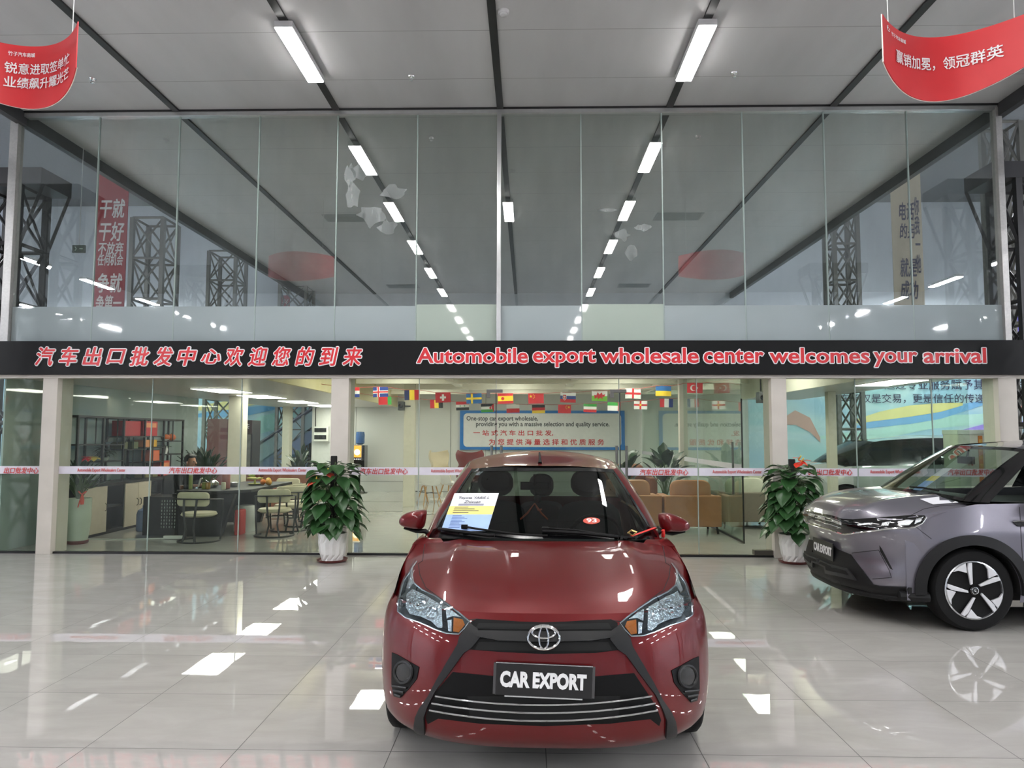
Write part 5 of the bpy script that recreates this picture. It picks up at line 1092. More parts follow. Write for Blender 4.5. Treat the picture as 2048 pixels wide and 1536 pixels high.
armchair(1.95, 15.2, 1.3, 'brown leather armchair farther back beside the tall plant', m_brownl, m_brownl, PI, .76)
armchair(3.78, 13.1, .92, 'taupe armchair behind the glass partition on thin dark legs', m_taupe, m_cush, 0, .62)
armchair(4.34, 13.95, .7, 'grey armchair in the corner behind the taupe one', P('grey_fabric', (112, 112, 108), .7), m_cush, 0, .72, .6)
def shell_chair(x, y, rz, label):
    t = thing('shell_chair', label, 'chair', (x, y, 0), rz, 'white shell chairs of the lounge'); M = ROOTM[t.name]
    def fn(u, v):
        s = 2 * u - 1
        if v < .5: q = v * 2; p_ = Vector((s * .23, .22 - .42 * q, .43 + .05 * s * s - .02 * math.sin(q * PI)))
        else: q = (v - .5) * 2; p_ = Vector((s * (.23 - .05 * q * q), -.20 - .10 * q + .08 * s * s, .43 + .40 * q + .05 * s * s * (1 - q)))
        return M @ p_
    MB().grid(fn, 10, 14).solid(.012).build('seat_shell', P('shell_white', (228, 228, 226), .3), t, smooth=True)
    for sx in (-1, 1):
        for sy in (-1, 1): MB().tube([M @ Vector((sx * .12, sy * .12 - .0, .41)), M @ Vector((sx * .22, sy * .22, 0))], [.017, .011], 8).build('leg', P('beech_wood', (196, 150, 98), .45, noise=.1, scale=30, stretch=(1, 1, .1)), t, smooth=True)
    MB().tube([M @ Vector((-.16, -.16, .25)), M @ Vector((.16, .16, .25))], .006, 5).tube([M @ Vector((.16, -.16, .25)), M @ Vector((-.16, .16, .25))], .006, 5).build('wire_brace', m_plas, t)
shell_chair(-2.3, 17.1, .5, 'white shell chair on beech legs beside the cream column'); shell_chair(-1.85, 17.5, -.9, 'white shell chair on beech legs half hidden by the red car')
shell_chair(-2.62, 17.6, .2, 'white shell chair mostly hidden behind the cream column')
def egg(x, y, rz, mat, bmat, label):
    t = thing('swivel_chair', label, 'chair', (x, y, 0), rz); M = ROOTM[t.name]
    def fn(u, v):
        s = 2 * u - 1; a = s * 1.25; wv = curve((0, .30), (.35, .36), (.55, .27), (.85, .36), (1, .30))(v); zz = .42 + .74 * v + .05 * s * s * (v > .8)
        return M @ Vector((wv * math.sin(a), -.30 * math.cos(a) - .12 * v + .12, zz))
    sh_ = MB().grid(fn, 14, 14).solid(-.03).build('shell', [mat], t, smooth=True)
    MB().lathe([(.0, .38), (.24, .39), (.28, .43), (.24, .48), (0, .49)], n=20, M=M).build('seat_cushion', mat, t, smooth=True)
    MB().lathe([(.30, .0), (.29, .015), (.05, .03), (.028, .06), (.028, .39)], n=28, M=M).build('pedestal', bmat, t, smooth=True)
egg(-2.15, 18.35, -2.2, P('cream_leather', (222, 208, 182), .4), m_wallw, 'cream leather swivel chair on a white disc base'); egg(-1.5, 18.9, .1, P('oxblood_leather', (120, 42, 44), .4), m_wallw, 'dark red leather swivel chair beside the cream one')
# ---- broad-leaved plants
def bigleaf(x, y, n, h, spread, label, seed, potd=(.2, .42), mat=None, wd=.13, zb=None, potmat=None):
    r = random.Random(seed); t = thing('potted_plant', label, 'potted plant', (x, y, 0)); pr, pz = potd
    MB().lathe([(pr * .75, 0), (pr, pz * .5), (pr, pz), (pr * .85, pz), (pr * .8, pz - .04), (0, pz - .04)], (x, y, 0), 24).build('pot', potmat or P('dark_pot', (40, 42, 44), .4), t, smooth=True)
    mb = MB(); sm = MB()
    for k in range(n):
        a = k * 2.4 + r.uniform(-.4, .4); rr = spread * r.uniform(.25, 1); z = pz + (h - pz) * r.uniform(.35, .85) * (1 - .3 * rr / spread)
        b = Vector((x + rr * .55 * math.cos(a), y + rr * .55 * math.sin(a), z)); d = Vector((math.cos(a) * rr / spread, math.sin(a) * rr / spread, r.uniform(.5, 1.3))); ln = r.uniform(.28, .42) * (h - pz) / 1.1
        leaf(mb, b, d, Vector((math.cos(a), math.sin(a), .2)) if False else Vector((0, 0, 1)), ln, ln * .5 * wd / .13, r.uniform(.05, .35)); sm.tube([(x, y, pz - .05), ((x + b.x) / 2, (y + b.y) / 2, (pz + b.z) / 2 + .05), b], .006, 4, cap=False)
    mb.solid(.002).build('foliage', mat or m_leaf2, t, smooth=True); sm.build('stems', m_stem, t); return t
bigleaf(2.60, 14.0, 30, 1.5, .42, 'tall broad-leaved plant behind the tan armchairs', 2); bigleaf(1.85, 13.7, 16, 1.42, .3, 'broad-leaved plant beside the roof of the red car', 7, wd=.16)
bigleaf(-5.25, 16.8, 22, 1.40, .38, 'dark upright plant behind the left post plant, beside the white wall box', 4, wd=.09)
bigleaf(-6.55, 14.7, 70, 1.40, .62, 'wide bushy dark plant behind the seated person', 9, wd=.08); bigleaf(-1.5, 19.6, 20, 1.2, .2, 'small spiky plant above the roof of the red car', 13, wd=.05)
m_celadon = P('celadon_glaze', (186, 196, 180), .25, noise=.08, scale=5)
pt_ = bigleaf(-6.62, 10.72, 60, 1.28, .46, 'dark leafy plant in a tall celadon vase with a red bow behind the left post', 11, (.17, .66), wd=.07, potmat=m_celadon)
MB().lathe([(.135, .0), (.15, .02), (.15, .05), (.14, .05)], (-6.62, 10.72, 0), 24).build('saucer', m_saucer, pt_, smooth=True)
q = Vector((-6.49, 10.58, .72)); bw = MB()
for dx, dz in ((.06, .05), (-.05, .05), (.01, -.14), (-.05, -.18)): bw.tube([q, q + Vector((dx * .5, -.01, dz * .5)), q + Vector((dx, -.01, dz))], [.012, .03, .022], 6, flat=.3)
bw.build('bow', P('bow_red', (214, 74, 52), .5), pt_, smooth=True)
for dx, col in ((.22, (226, 50, 70)), (.42, (238, 214, 130))):
    q = at(165 + dx * 55, 916, 10.6); bf = MB()
    for k in range(6): leaf(bf, q, Vector((math.cos(k), -abs(math.sin(k)) * .5, .3 * math.sin(k * 2))), Vector((0, 0, 1)), .10, .08, .2)
    bf.solid(.002).build('blossom', P('blossom_%d' % col[0], col, .5), pt_, smooth=True)
# ================================================================ tea room
m_dwood = P('charcoal_wood', (28, 27, 30), .45, spec=.3, noise=.08, scale=20, stretch=(1, .1, 1)); m_beige = P('beige_door', (190, 178, 160), .45)
XB, XF = -7.17, -6.76
def cabinet(y0, y1, kind, label):
    t = thing('low_cabinet', label, 'cabinet', (XB, y0, 0), 0, 'low cabinets under the black shelf'); b = MB()
    b.span((XB, y0, .04), (XB + .02, y1, .78)).span((XB, y0, .04), (XF, y0 + .02, .78)).span((XB, y1 - .02, .04), (XF, y1, .78)).span((XB, y0, .04), (XF, y1, .07)).span((XB, y0, .76), (XF, y1, .78)).span((XB, y0, 0), (XF - .03, y1, .04))
    if kind == 0: b.span((XB, y0, .42), (XF - .02, y1, .44))
    if kind == 3: b.span((XB, y0, .5), (XF - .02, y1, .52))
    b.build('body', m_dwood, t)
    if kind in (1, 2):
        k_ = kind; w_ = (y1 - y0) / k_
        for k in range(k_):
            d_ = MB().span((XF, y0 + k * w_ + .004, .05), (XF + .018, y0 + (k + 1) * w_ - .004, .775)).build('door', m_beige, t, bevel=.002)
            yh = y0 + (k + 1) * w_ - .05 if (k == 0) else y0 + k * w_ + .05
            MB().tube([(XF + .018, yh, .38), (XF + .045, yh, .40), (XF + .045, yh, .48), (XF + .018, yh, .50)], .006, 6).build('handle', m_plas, d_)
    return t
cabinet(10.95, 11.66, 1, 'low cabinet with one beige door, nearest the tall vase'); cabinet(11.66, 12.18, 0, 'open dark low cabinet between the beige doors'); cabinet(12.18, 13.02, 2, 'low cabinet with two beige doors and black handles'); cabinet(13.02, 13.56, 3, 'open low cabinet holding glassware, behind the dark tea table'); cabinet(13.56, 14.4, 2, 'low cabinet with beige doors behind the seated person')
tag(MB().span((XB - .005, 10.93, .78), (XF + .03, 14.42, .815)).build('worktop', m_dwood, bevel=.003), 'dark worktop running along all the low cabinets', 'worktop')
t = thing('display_shelf', 'black metal display shelf of open squares standing on the low cabinets', 'shelf', (XB, 10.95, .82)); m_iron = P('black_iron', (24, 25, 27), .5); mb = MB(); XS0, XS1 = -7.13, -6.84
ys = (10.97, 11.64, 12.24, 12.92, 13.6, 14.36)
for y in ys:
    for x in (XS0, XS1): mb.box((x, y, 1.35), (.03, .035, 1.06))
for x in (XS0, XS1): mb.span((x - .015, 10.95, 1.86), (x + .015, 14.38, 1.89))
for y in ys: mb.span((XS0, y - .015, 1.86), (XS1, y + .015, 1.89))
mb.build('frame', m_iron, t)
SH = [(0, 1.44), (1, 1.43), (1, 1.16), (2, 1.56), (2, 1.34), (2, 1.0), (3, 1.56), (3, 1.36), (3, 1.1), (4, 1.47), (4, 1.22)]
for i, z in SH: MB().span((XS0 - .02, ys[i], z - .012), (XS1 + .02, ys[i + 1], z + .006)).build('shelf_board', m_iron, t)
for y, z0, z1 in ((11.44, 1.44, 1.88), (12.55, 1.0, 1.56), (13.22, .83, 1.56), (12.05, 1.43, 1.86), (13.95, 1.47, 1.88), (13.9, .83, 1.22)): MB().tube([(XS1, y, z0), (XS1, y, z1)], .012, 4).build('upright', m_iron, t)
for a, b in (((11.64, 1.43), (11.82, 1.56)), ((12.24, 1.43), (12.42, 1.56)), ((13.5, 1.56), (13.68, 1.36)), ((13.68, 1.36), (13.6, 1.05)), ((12.3, 1.1), (12.5, .84))): MB().tube([(XS1, *a), (XS1, *b)], .013, 4).build('diagonal', m_iron, t)
XM = (XS0 + XS1) / 2
def box_on(y, z, w_, h_, col, label, name='gift_box', cat='box', band=None, grp='boxes on the black display shelf'):
    t = thing(name, label, cat, (XM, y, z), 0, grp); MB().box((XM, y, z + h_ / 2), (.2, w_, h_)).build('carton', P('carton_%d_%d_%d' % col, col, .5), t, bevel=.004)
    if band: MB().box((XM + .101, y, z + h_ * .72), (.004, w_ * .8, h_ * .3)).build('gold_lettering', P('carton_gold', (236, 150, 100), .4), t)
    return t
box_on(12.58, 1.57, .56, .26, (176, 44, 52), 'large red box without lettering side by side with the lettered one', band=None); box_on(13.2, 1.57, .5, .27, (190, 42, 48), 'large red box with gold lettering high on the black shelf', band=1)
box_on(12.36, 1.35, .2, .12, (98, 100, 66), 'olive box, left one of the pair on the black shelf'); box_on(12.7, 1.35, .2, .12, (88, 96, 66), 'olive box, right one of the pair on the black shelf'); box_on(12.98 + .12, 1.37, .16, .13, (222, 150, 100), 'small orange box on the black shelf'); box_on(13.38, 1.37, .14, .13, (216, 166, 50), 'small yellow box on the black shelf')
box_on(13.3, .82, .44, .16, (128, 122, 86), 'khaki carton on the dark worktop'); box_on(13.78, .82, .36, .28, (196, 66, 50), 'red carton with a tan lid on the dark worktop', band=1); box_on(13.42, 1.11, .28, .2, (216, 112, 74), 'orange book box on a low board of the black shelf')
def gourd(y, z, r_, label):
    t = thing('orange_gourd', label, 'gourd', (XM, y, z), 0, 'orange gourds on the black shelf'); mb = MB(); mb.ball((XM, y, z + r_ * .85), r_, 14, (1, 1, .85)); mb.build('fruit', P('gourd_orange', (214, 108, 44), .4, noise=.1), t, smooth=True); MB().tube([(XM, y, z + r_ * 1.6), (XM, y + .01, z + r_ * 1.9)], .008, 5).build('stalk', m_stem, t)
gourd(13.98, 1.476, .075, 'orange gourd on the upper right shelf board, left of two'); gourd(14.2, 1.476, .08, 'orange gourd on the upper right shelf board, right of two')
def bowl(y, z, col, label): tag(MB().lathe([(.03, 0), (.035, .008), (.075, .035), (.07, .036), (.0, .012)], (XM + .05, y, z), 18).build('bowl', P('bowl_%d' % col[2], col, .25), smooth=True), label, 'bowl')
bowl(11.95, 1.438, (214, 226, 234), 'pale bowl on the left board of the black shelf'); bowl(13.5, 1.366, (150, 190, 226), 'light blue bowl on the black shelf'); bowl(13.85, 1.476, (226, 226, 220), 'white bowl beside the orange gourds')
t = thing('bonsai', 'small dark drooping plant in a pot on the black shelf', 'potted plant', (XM, 11.95, 1.17)); MB().lathe([(.05, 0), (.07, .05), (.0, .045)], (XM, 11.95, 1.168), 14).build('pot', m_celadon, t, smooth=True); mb = MB()
for k in range(34): a = k * 2.4; leaf(mb, Vector((XM + .05 * math.cos(a), 11.95 + .06 * math.sin(a), 1.24 + .13 * (k / 34))), Vector((math.cos(a), math.sin(a), .5)), Vector((0, 0, 1)), .15, .035, .7)
mb.solid(.0015).build('foliage', m_leaf2, t, smooth=True)
t = thing('potted_sprout', 'small green plant in a white vase at the right end of the black shelf', 'potted plant', (XM, 13.98, 1.23)); MB().lathe([(.03, 0), (.045, .08), (.03, .15), (.0, .14)], (XM, 13.98, 1.227), 14).build('vase', m_pot, t, smooth=True); mb = MB()
for k in range(10): a = k * 2.4; leaf(mb, Vector((XM, 13.98, 1.36)), Vector((math.cos(a), math.sin(a), .6)), Vector((0, 0, 1)), .13, .04, .5)
mb.solid(.0015).build('foliage', m_leaf, t, smooth=True)
m_clear = GLASS('clear_glass', (236, 242, 240), 1.5)
for k, y in enumerate((13.12, 13.22, 13.33, 13.43)): tag(MB().lathe([(.03, 0), (.04, .1), (.04, .16 + .04 * (k % 2)), (.03, .16 + .04 * (k % 2)), (.02, .02)], (XF - .12, y, .521), 12).build('glass_jar', m_clear, smooth=True), 'clear glass jar inside the open low cabinet', 'jar', 'glassware in the open cabinet')
# tea table
t = thing('tea_table', 'long black tea table with a tapering panel leg and low side cabinet', 'table', (-5.2, 12.4, 0))
top = [(-5.6, 11.62), (-5.5, 11.40), (-4.85, 11.36), (-4.45, 11.75), (-4.42, 13.7), (-5.35, 13.75), (-5.38, 11.95)]
MB().prism(top, .05, Matrix.Translation((0, 0, .67))).build('table_top', m_dwood, t, bevel=.008)
MB().prism([(-.42, 0), (.36, 0), (.58, .665), (-.42, .665)], .12, facing(-5.2, 11.62, 0)).build('panel_leg', m_dwood, t, bevel=.006); MB().prism([(-.42, 0), (.30, 0), (.5, .665), (-.42, .665)], .12, facing(-5.2, 13.5, 0)).build('panel_leg', m_dwood, t, bevel=.006)
sc = MB().span((-6.02, 11.40, .03), (-5.5, 11.95, .62)).build('side_cabinet', m_dwood, t, bevel=.004); mb = MB(); rr = random.Random(2)
for i in range(6):
    for j in range(9): mb.box((-5.72 + .042 * i, 11.395, .16 + .05 * j), (.012 if (i + j) % 2 else .006, .008, .03))
mb.build('fret_slots', P('fret_light', (170, 176, 172), .5), sc)
m_cream = P('cream_cushion', (206, 198, 170), .55, noise=.04); m_frame = P('chair_iron', (52, 52, 54), .4, .3)
def teachair(x, y, rz, label):
    t = thing('tea_chair', label, 'chair', (x, y, 0), rz, 'cream chairs around the tea table'); M = ROOTM[t.name]
    o = pad(Vector((0, -.20, .64)), (.50, .07, .21)); o.v = [M @ Vector((q.x, q.y + .5 * q.x * q.x, q.z)) for q in o.v]; o.build('backrest', m_cream, t, smooth=True)
    MB().lathe([(.0, .37), (.22, .375), (.26, .40), (.24, .435), (0, .445)], n=24, M=M).build('seat', m_cream, t, smooth=True)
    MB().tube([M @ Vector((x_, -.25 + .5 * x_ * x_, .645)) for x_ in [-.27 + .09 * k for k in range(7)]], .022, 6, flat=.5).build('back_band', m_frame, t, smooth=True)
    for s in (-1, 1):
        MB().tube([M @ Vector((s * .10, -.25, .64)), M @ Vector((s * .09, -.27, .45)), M @ Vector((s * .06, -.25, .2)), M @ Vector((s * .10, -.27, .012))], .016, 6).build('leg', m_frame, t, smooth=True)
        MB().tube([M @ Vector((s * .27, -.2, .645)), M @ Vector((s * .31, .12, .62)), M @ Vector((s * .30, .14, .3)), M @ Vector((s * .28, .12, .012))], .014, 6).build('arm_leg', m_frame, t, smooth=True)
    MB().tube([M @ Vector((.30 * math.sin(a), -.30 * math.cos(a) + .02, .012)) for a in [-2.3 + 4.6 * k / 20 for k in range(21)]], .014, 6).build('ring_base', m_frame, t, smooth=True)
    MB().tube([M @ Vector((-.28, .1, .36)), M @ Vector((.28, .1, .36))], .012, 5).build('seat_rail', m_frame, t)
teachair(-4.95, 11.0, -.1, 'cream tea chair in front of the dark fretted side cabinet, back to the glass')
for k, (x, y, r_) in enumerate(((-4.02, 11.62, .25), (-4.0, 12.3, .45), (-3.98, 12.95, .55), (-3.95, 13.65, .65))): teachair(x, y, r_, ('cream tea chair nearest the glass on the right side of the tea table', 'second cream tea chair from the glass on the right of the tea table', 'third cream tea chair from the glass on the right of the tea table', 'fourth cream tea chair, half hidden by the potted pothos')[k])
teachair(-4.75, 14.2, PI - .2, 'cream tea chair at the far end of the tea table behind the fruit')
tag(pad(Vector((-5.35, 15.9, .42)), (1.6, .6, .84)).build('brown_sofa', m_brownl, smooth=True), 'brown leather sofa behind the tea chairs, beside the pothos', 'sofa')
# things on the tea table
TZ = .722
def jar(px, py, Y, r_, h_, col, label, name='tea_jar', cat='jar', lid=None, met=0.):
    p = at(px, py, Y); x = p.x; t = thing(name, label, cat, (x, Y, TZ)); MB().lathe([(r_ * .9, 0), (r_, .01), (r_, h_ * .9), (r_ * .8, h_), (0, h_)], (x, Y, TZ), 18).build('body', P('jar_%d_%d_%d' % col, col, .3, met), t, smooth=True)
    if lid: MB().lathe([(r_ * 1.04, h_ * .94), (r_ * 1.04, h_ * 1.06), (0, h_ * 1.07)], (x, Y, TZ), 18).build('lid', P('lid_%d_%d_%d' % lid, lid, .4), t, smooth=True)
jar(452, 970, 11.9, .065, .25, (176, 110, 100), 'tall pinkish red canister on the tea table', 'canister', 'canister', (150, 80, 70)); jar(381, 975, 11.7, .03, .24, (150, 160, 96), 'slim olive green bottle on the tea table', 'bottle', 'bottle', (210, 210, 205)); jar(363, 978, 11.7, .03, .06, (120, 76, 56), 'small brown cup near the person on the tea table', 'tea_cup', 'cup')
jar(408, 975, 11.75, .035, .10, (140, 146, 66), 'small green tin beside a golden one on the tea table', 'tea_tin', 'tin', (120, 126, 60)); jar(416, 975, 11.75, .035, .10, (176, 132, 50), 'small golden tin beside a green one on the tea table', 'tea_tin', 'tin', (150, 110, 50)); jar(447, 976, 11.62, .035, .12, (214, 208, 180), 'small cream vase in front of the pink canister', 'vase', 'vase'); jar(468, 965, 12.3, .06, .08, (190, 192, 196), 'silver ashtray bowl beyond the pink canister', 'ashtray', 'bowl', None, .9)
p = at(427, 967, 12.1); t = thing('glass_teapot', 'glass teapot with a silver lid on the tea table', 'teapot', (p.x, 12.1, TZ)); MB().lathe([(.05, 0), (.085, .04), (.085, .08), (.04, .12), (.0, .13)], (p.x, 12.1, TZ), 20).build('pot_body', P('teapot_silver', (190, 196, 194), .12, .8), t, smooth=True); MB().tube([(p.x - .08, 12.1, TZ + .08), (p.x - .14, 12.1, TZ + .12)], .01, 6).build('spout', m_chrome, t); MB().ball((p.x, 12.1, TZ + .145), .015, 8).build('lid_knob', m_chrome, t)
fx = at(510, 955, 12.8).x; t = thing('fruit_stand', 'two tier yellow fruit stand on the tea table', 'fruit stand', (fx, 12.8, TZ)); MB().lathe([(.09, 0), (.12, .02), (.11, .025), (.02, .02), (.015, .09), (.13, .10), (.14, .12), (.0, .11)], (fx, 12.8, TZ), 20).build('tray', P('tray_yellow', (206, 206, 70), .4), t, smooth=True)
for k, (dx, dy, dz, r_, col, nm) in enumerate(((.16, -.05, .05, .05, (232, 134, 50), 'orange_fruit'), (.23, .02, .075, .05, (226, 196, 90), 'pear'), (.27, -.07, .05, .055, (222, 160, 70), 'mango'), (.1, .05, .16, .04, (96, 40, 38), 'plum'), (.05, -.02, .16, .04, (110, 44, 40), 'plum'), (-.02, -.03, .155, .035, (160, 180, 90), 'grape_bunch'), (-.07, .0, .15, .035, (170, 186, 100), 'grape_bunch'))):
    mb = MB(); c = (fx + dx, 12.8 + dy, TZ + dz)
    if nm == 'grape_bunch':
        for j in range(9): mb.ball((c[0] + .03 * math.cos(j * 2.4), c[1] + .03 * math.sin(j * 2.4), c[2] + .012 * (j % 3)), .018, 7)
    else: mb.ball(c, r_, 12)
    tag(mb.build(nm, P('fruit_%d_%d' % col[:2], col, .4), smooth=True), ('orange fruit in front of the fruit stand', 'yellow pear behind the orange on the tea table', 'yellow mango at the right of the fruit pile', 'dark plum on the stand, right one', 'dark plum on the stand, left one', 'green grapes on the stand, nearer bunch', 'green grapes on the stand, left bunch')[k], 'fruit')
p = at(406, 970, 12.2); t = thing('tablet_stand', 'dark tablet on a white stand on the tea table before the person', 'tablet', (p.x - .02, 12.2, TZ)); MB().box((p.x - .16, 12.2, TZ + .13), (.24, .02, .17)).build('screen_case', m_plas, t, bevel=.004); MB().tube([(p.x - .06, 12.15, TZ), (p.x - .02, 12.15, TZ + .14), (p.x + .01, 12.15, TZ + .15)], .014, 6).build('stand', m_wallw, t)
# other furniture at the left
def fridge(x, y, w_, h_, label):
    t = thing('drinks_cooler', label, 'cooler', (x, y, 0)); MB().span((x - w_ / 2, y, .02), (x + w_ / 2, y + .5, h_)).build('case', m_plas, t, bevel=.01); MB().span((x - w_ / 2 + .03, y - .012, .1), (x + w_ / 2 - .03, y, h_ - .32)).build('glass_door', P('cooler_glass', (110, 112, 110), .1, noise=.5, scale=9), t); MB().span((x - w_ / 2, y - .02, h_ - .3), (x + w_ / 2, y, h_)).build('header_panel', P('cooler_head', (52, 34, 36), .4), t, bevel=.004)
    fit('茶', .14, .12, facing(x, y - .021, h_ - .14), .002).build('lettering', m_white, t)
fridge(-6.28, 16.2, .26, 1.92, 'narrow black drinks cooler with a glass door behind the white column')
t = thing('red_cabinet', 'tall dark red cabinet standing left of the white column', 'cabinet', (-7.65, 17.85, 0)); MB().span((-7.9, 17.85, .0), (-7.4, 18.3, 1.98)).build('case', P('cabinet_red', (112, 26, 32), .4), t, bevel=.006); MB().span((-7.89, 17.84, .08), (-7.41, 17.85, 1.7)).build('door', P('cabinet_red2', (122, 30, 36), .35), t, bevel=.003)
tag(MB().lathe([(.12, 0), (.13, .02), (.13, .27), (.11, .34), (.04, .38), (.04, .42), (.0, .42)], (-6.38, 12.15, 0), 18).build('water_barrel', P('barrel_blue', (110, 132, 176), .2), smooth=True), 'blue water barrel on the floor left of the tea table cabinet', 'water barrel')
t = thing('power_strip', 'white power strip on the floor under the front tea chair', 'power strip', (-5.42, 11.15, 0)); MB().box((-5.42, 11.2, .03), (.3, .07, .05)).build('strip_body', m_wallw, t, bevel=.006); MB().tube([(-5.55, 11.2, .01), (-6.1, 11.1, .008), (-6.7, 11.1, .008)], .01, 6).build('cable', m_wallw, t, smooth=True)
tag(MB().lathe([(.17, 0), (.17, .01), (.17, .36), (.15, .42), (.0, .43)], (-4.72, 12.2, 0), 18).build('gas_drum', P('drum_white', (214, 218, 214), .35), smooth=True), 'white round bin under the tea table', 'bin'); tag(MB().box((-4.62, 11.75, .2), (.1, .24, .4)).build('paper_bag', P('bag_red', (190, 60, 60), .6), bevel=.02), 'red paper bag standing beside the nearest right tea chair', 'bag')
# escalator behind the glass side wall
t = thing('escalator', 'blue grey escalator rising to the right behind the tea room glass', 'escalator', (-8, 21.8, 0)); a, b = at(492, 905, 21.8), at(628, 815, 21.8); a2 = Vector((a.x - .6, 21.8, a.z - .02))
for k in (0, 1):
    o = Vector((0, .9 * k, 0)); MB().tube([a2 + o, a + o, b + o, b + o + Vector((1, 0, .7))], .055, 6).build('handrail', P('rail_navy', (44, 50, 74), .4), t, smooth=True)
    MB().add([a2 + o - Vector((0, 0, .05)), a + o - Vector((0, 0, .05)), b + o - Vector((0, 0, .05)), b + o - Vector((0, 0, .55)), a + o - Vector((0, 0, .55)), a2 + o - Vector((0, 0, .55))], [(0, 1, 4, 5), (1, 2, 3, 4)]).solid(.01).build('balustrade', P('balustrade', (128, 150, 160), .2), t)
dk = Vector((0, .45, -.62)); MB().add([q + Vector((0, e, -.62)) for e in (0, .9) for q in (a2, a, b)] + [q + Vector((0, e, -1.0)) for e in (0, .9) for q in (a2, a, b)], [(0, 1, 4, 3), (1, 2, 5, 4), (6, 7, 1, 0), (7, 8, 2, 1)]).build('step_band', P('step_blue', (90, 108, 140), .4), t)
# right corner: tower unit, red cabinet, pale car
x_ = 6.62; t = thing('tower_air_conditioner', 'white tower air conditioner with an orange strip beside the right post', 'air conditioner', (x_, 11.2, 0)); MB().span((x_ - .19, 11.1, 0), (x_ + .21, 11.5, 1.66)).build('case', P('unit_white', (222, 218, 208), .4), t, bevel=.02); MB().span((x_ - .2, 11.08, 1.62), (x_ + .22, 11.5, 1.69)).build('top_cap', m_wallw, t, bevel=.01); MB().span((x_ + .11, 11.09, .9), (x_ + .17, 11.1, 1.6)).build('orange_strip', P('strip_orange', (230, 132, 50), .5), t)
MB().tube([(x_ - .05, 11.09, 1.16), (x_ - .02, 11.09, 1.24), (x_ + .01, 11.09, 1.16)], .012, 5).build('unit_mark', P('mark_red', (190, 60, 40), .5), t)
for k, ch in enumerate('招财进宝'): fit(ch, .045, .06, facing(x_ + .14, 11.089, 1.52 - .12 * k), .001, .02).build('lettering', P('gold_ink', (250, 214, 110), .5), t)
tag(MB().span((7.02, 12.0, 0), (7.4, 12.4, 1.68)).build('hose_cabinet', P('cabinet_red', (112, 26, 32), .4), bevel=.008), 'dark red metal cabinet behind the tower air conditioner', 'cabinet')
PC = thing('crossover_car', 'white crossover car with black windows standing behind the right glass', 'car', (4.95, 14.6, 0), -PI / 2); LP = ROOTM[PC.name]
m_pearl = P('pearl_white', (206, 208, 208), .25, coat=1.)
w_ = shell(LP, dict(up))
w_['bumper'].build('bumper', m_pearl, PC, smooth=True); w_['bonnet'].build('bonnet', m_pearl, PC, smooth=True); w_['roof'].build('roof', m_gloss, PC, smooth=True)
for g in w_['flank']: g.build('side_panel', m_pearl, PC, smooth=True, angle=1.2)
for a_, b_, nm, mt in ((0, .29, 'windscreen', m_gl_dark), (.28, .35, 'windscreen_pillar', m_gloss), (.35, .62, 'side_window', m_gloss), (.62, .86, 'side_window', m_gloss), (.86, 1, 'rear_pillar', m_pearl)):
    for g in w_['gh'](a_, b_, 8): g.build(nm, mt, PC, smooth=True)
skp = tree_of(w_['bumper'], w_['bonnet'], *w_['flank'])
for sx in (1, -1):
    for wy in (.92, 3.54):
        c = LP @ Vector((sx * .80, wy, .335)); ax = LP.to_3x3() @ Vector((sx, 0, 0)); t_, M_ = tyre(c, .335, .215, ax); wo = t_.build('wheel', m_tyre, PC, smooth=True)
        MB().lathe([(.24, .06), (.235, .09), (.22, .08), (.2, .02), (.0, .02)], n=36, M=M_).build('rim', m_gloss, wo, smooth=True); mb = MB()
        for k in range(9): mb.prism([(-.012, .03), (.012, .03), (.016, .225), (-.016, .225)], .02, M_ @ Matrix.Rotation(k * 2 * PI / 9, 4, 'Z') @ Matrix.Translation((0, 0, .06)))
        mb.build('alloy_spoke', m_silverp, wo)
ub = MB().span((-.6, .3, .2), (.6, 4.05, .5)).span((-.6, .6, .5), (.6, 1.2, .9)); ub.v = [LP @ q for q in ub.v]; ub.build('underbody', m_under, PC)
# ---- the person behind the tea table
HX, HY = at(368, 925, 12.5).x - .0, 12.5
t = thing('person', 'person in a dark jacket seated behind the tea table, head bent towards the tablet', 'person', (HX, HY, 0), -1.85); M = ROOTM[t.name]
m_skin = P('skin', (196, 142, 116), .55, noise=.03); m_jack = P('dark_jacket', (26, 27, 33), .8, noise=.1, scale=40); m_hair = P('black_hair', (18, 17, 17), .5, noise=.2, scale=60)
def skinned(name, nodes, edges, mat, parent, sub=2):
    me = bpy.data.meshes.new(name); me.from_pydata([tuple(Vector(q[0])) for q in nodes], edges, []); o = bpy.data.objects.new(name, me); C.objects.link(o); o.parent = parent; me.materials.append(mat)
    md = o.modifiers.new('skin', 'SKIN'); sv = me.skin_vertices[0].data
    for i, q in enumerate(nodes): r_ = q[1]; sv[i].radius = r_ if isinstance(r_, tuple) else (r_, r_)
    sv[0].use_root = True; md.use_smooth_shade = True; s_ = o.modifiers.new('sub', 'SUBSURF'); s_.levels = sub; s_.render_levels = sub
    return o
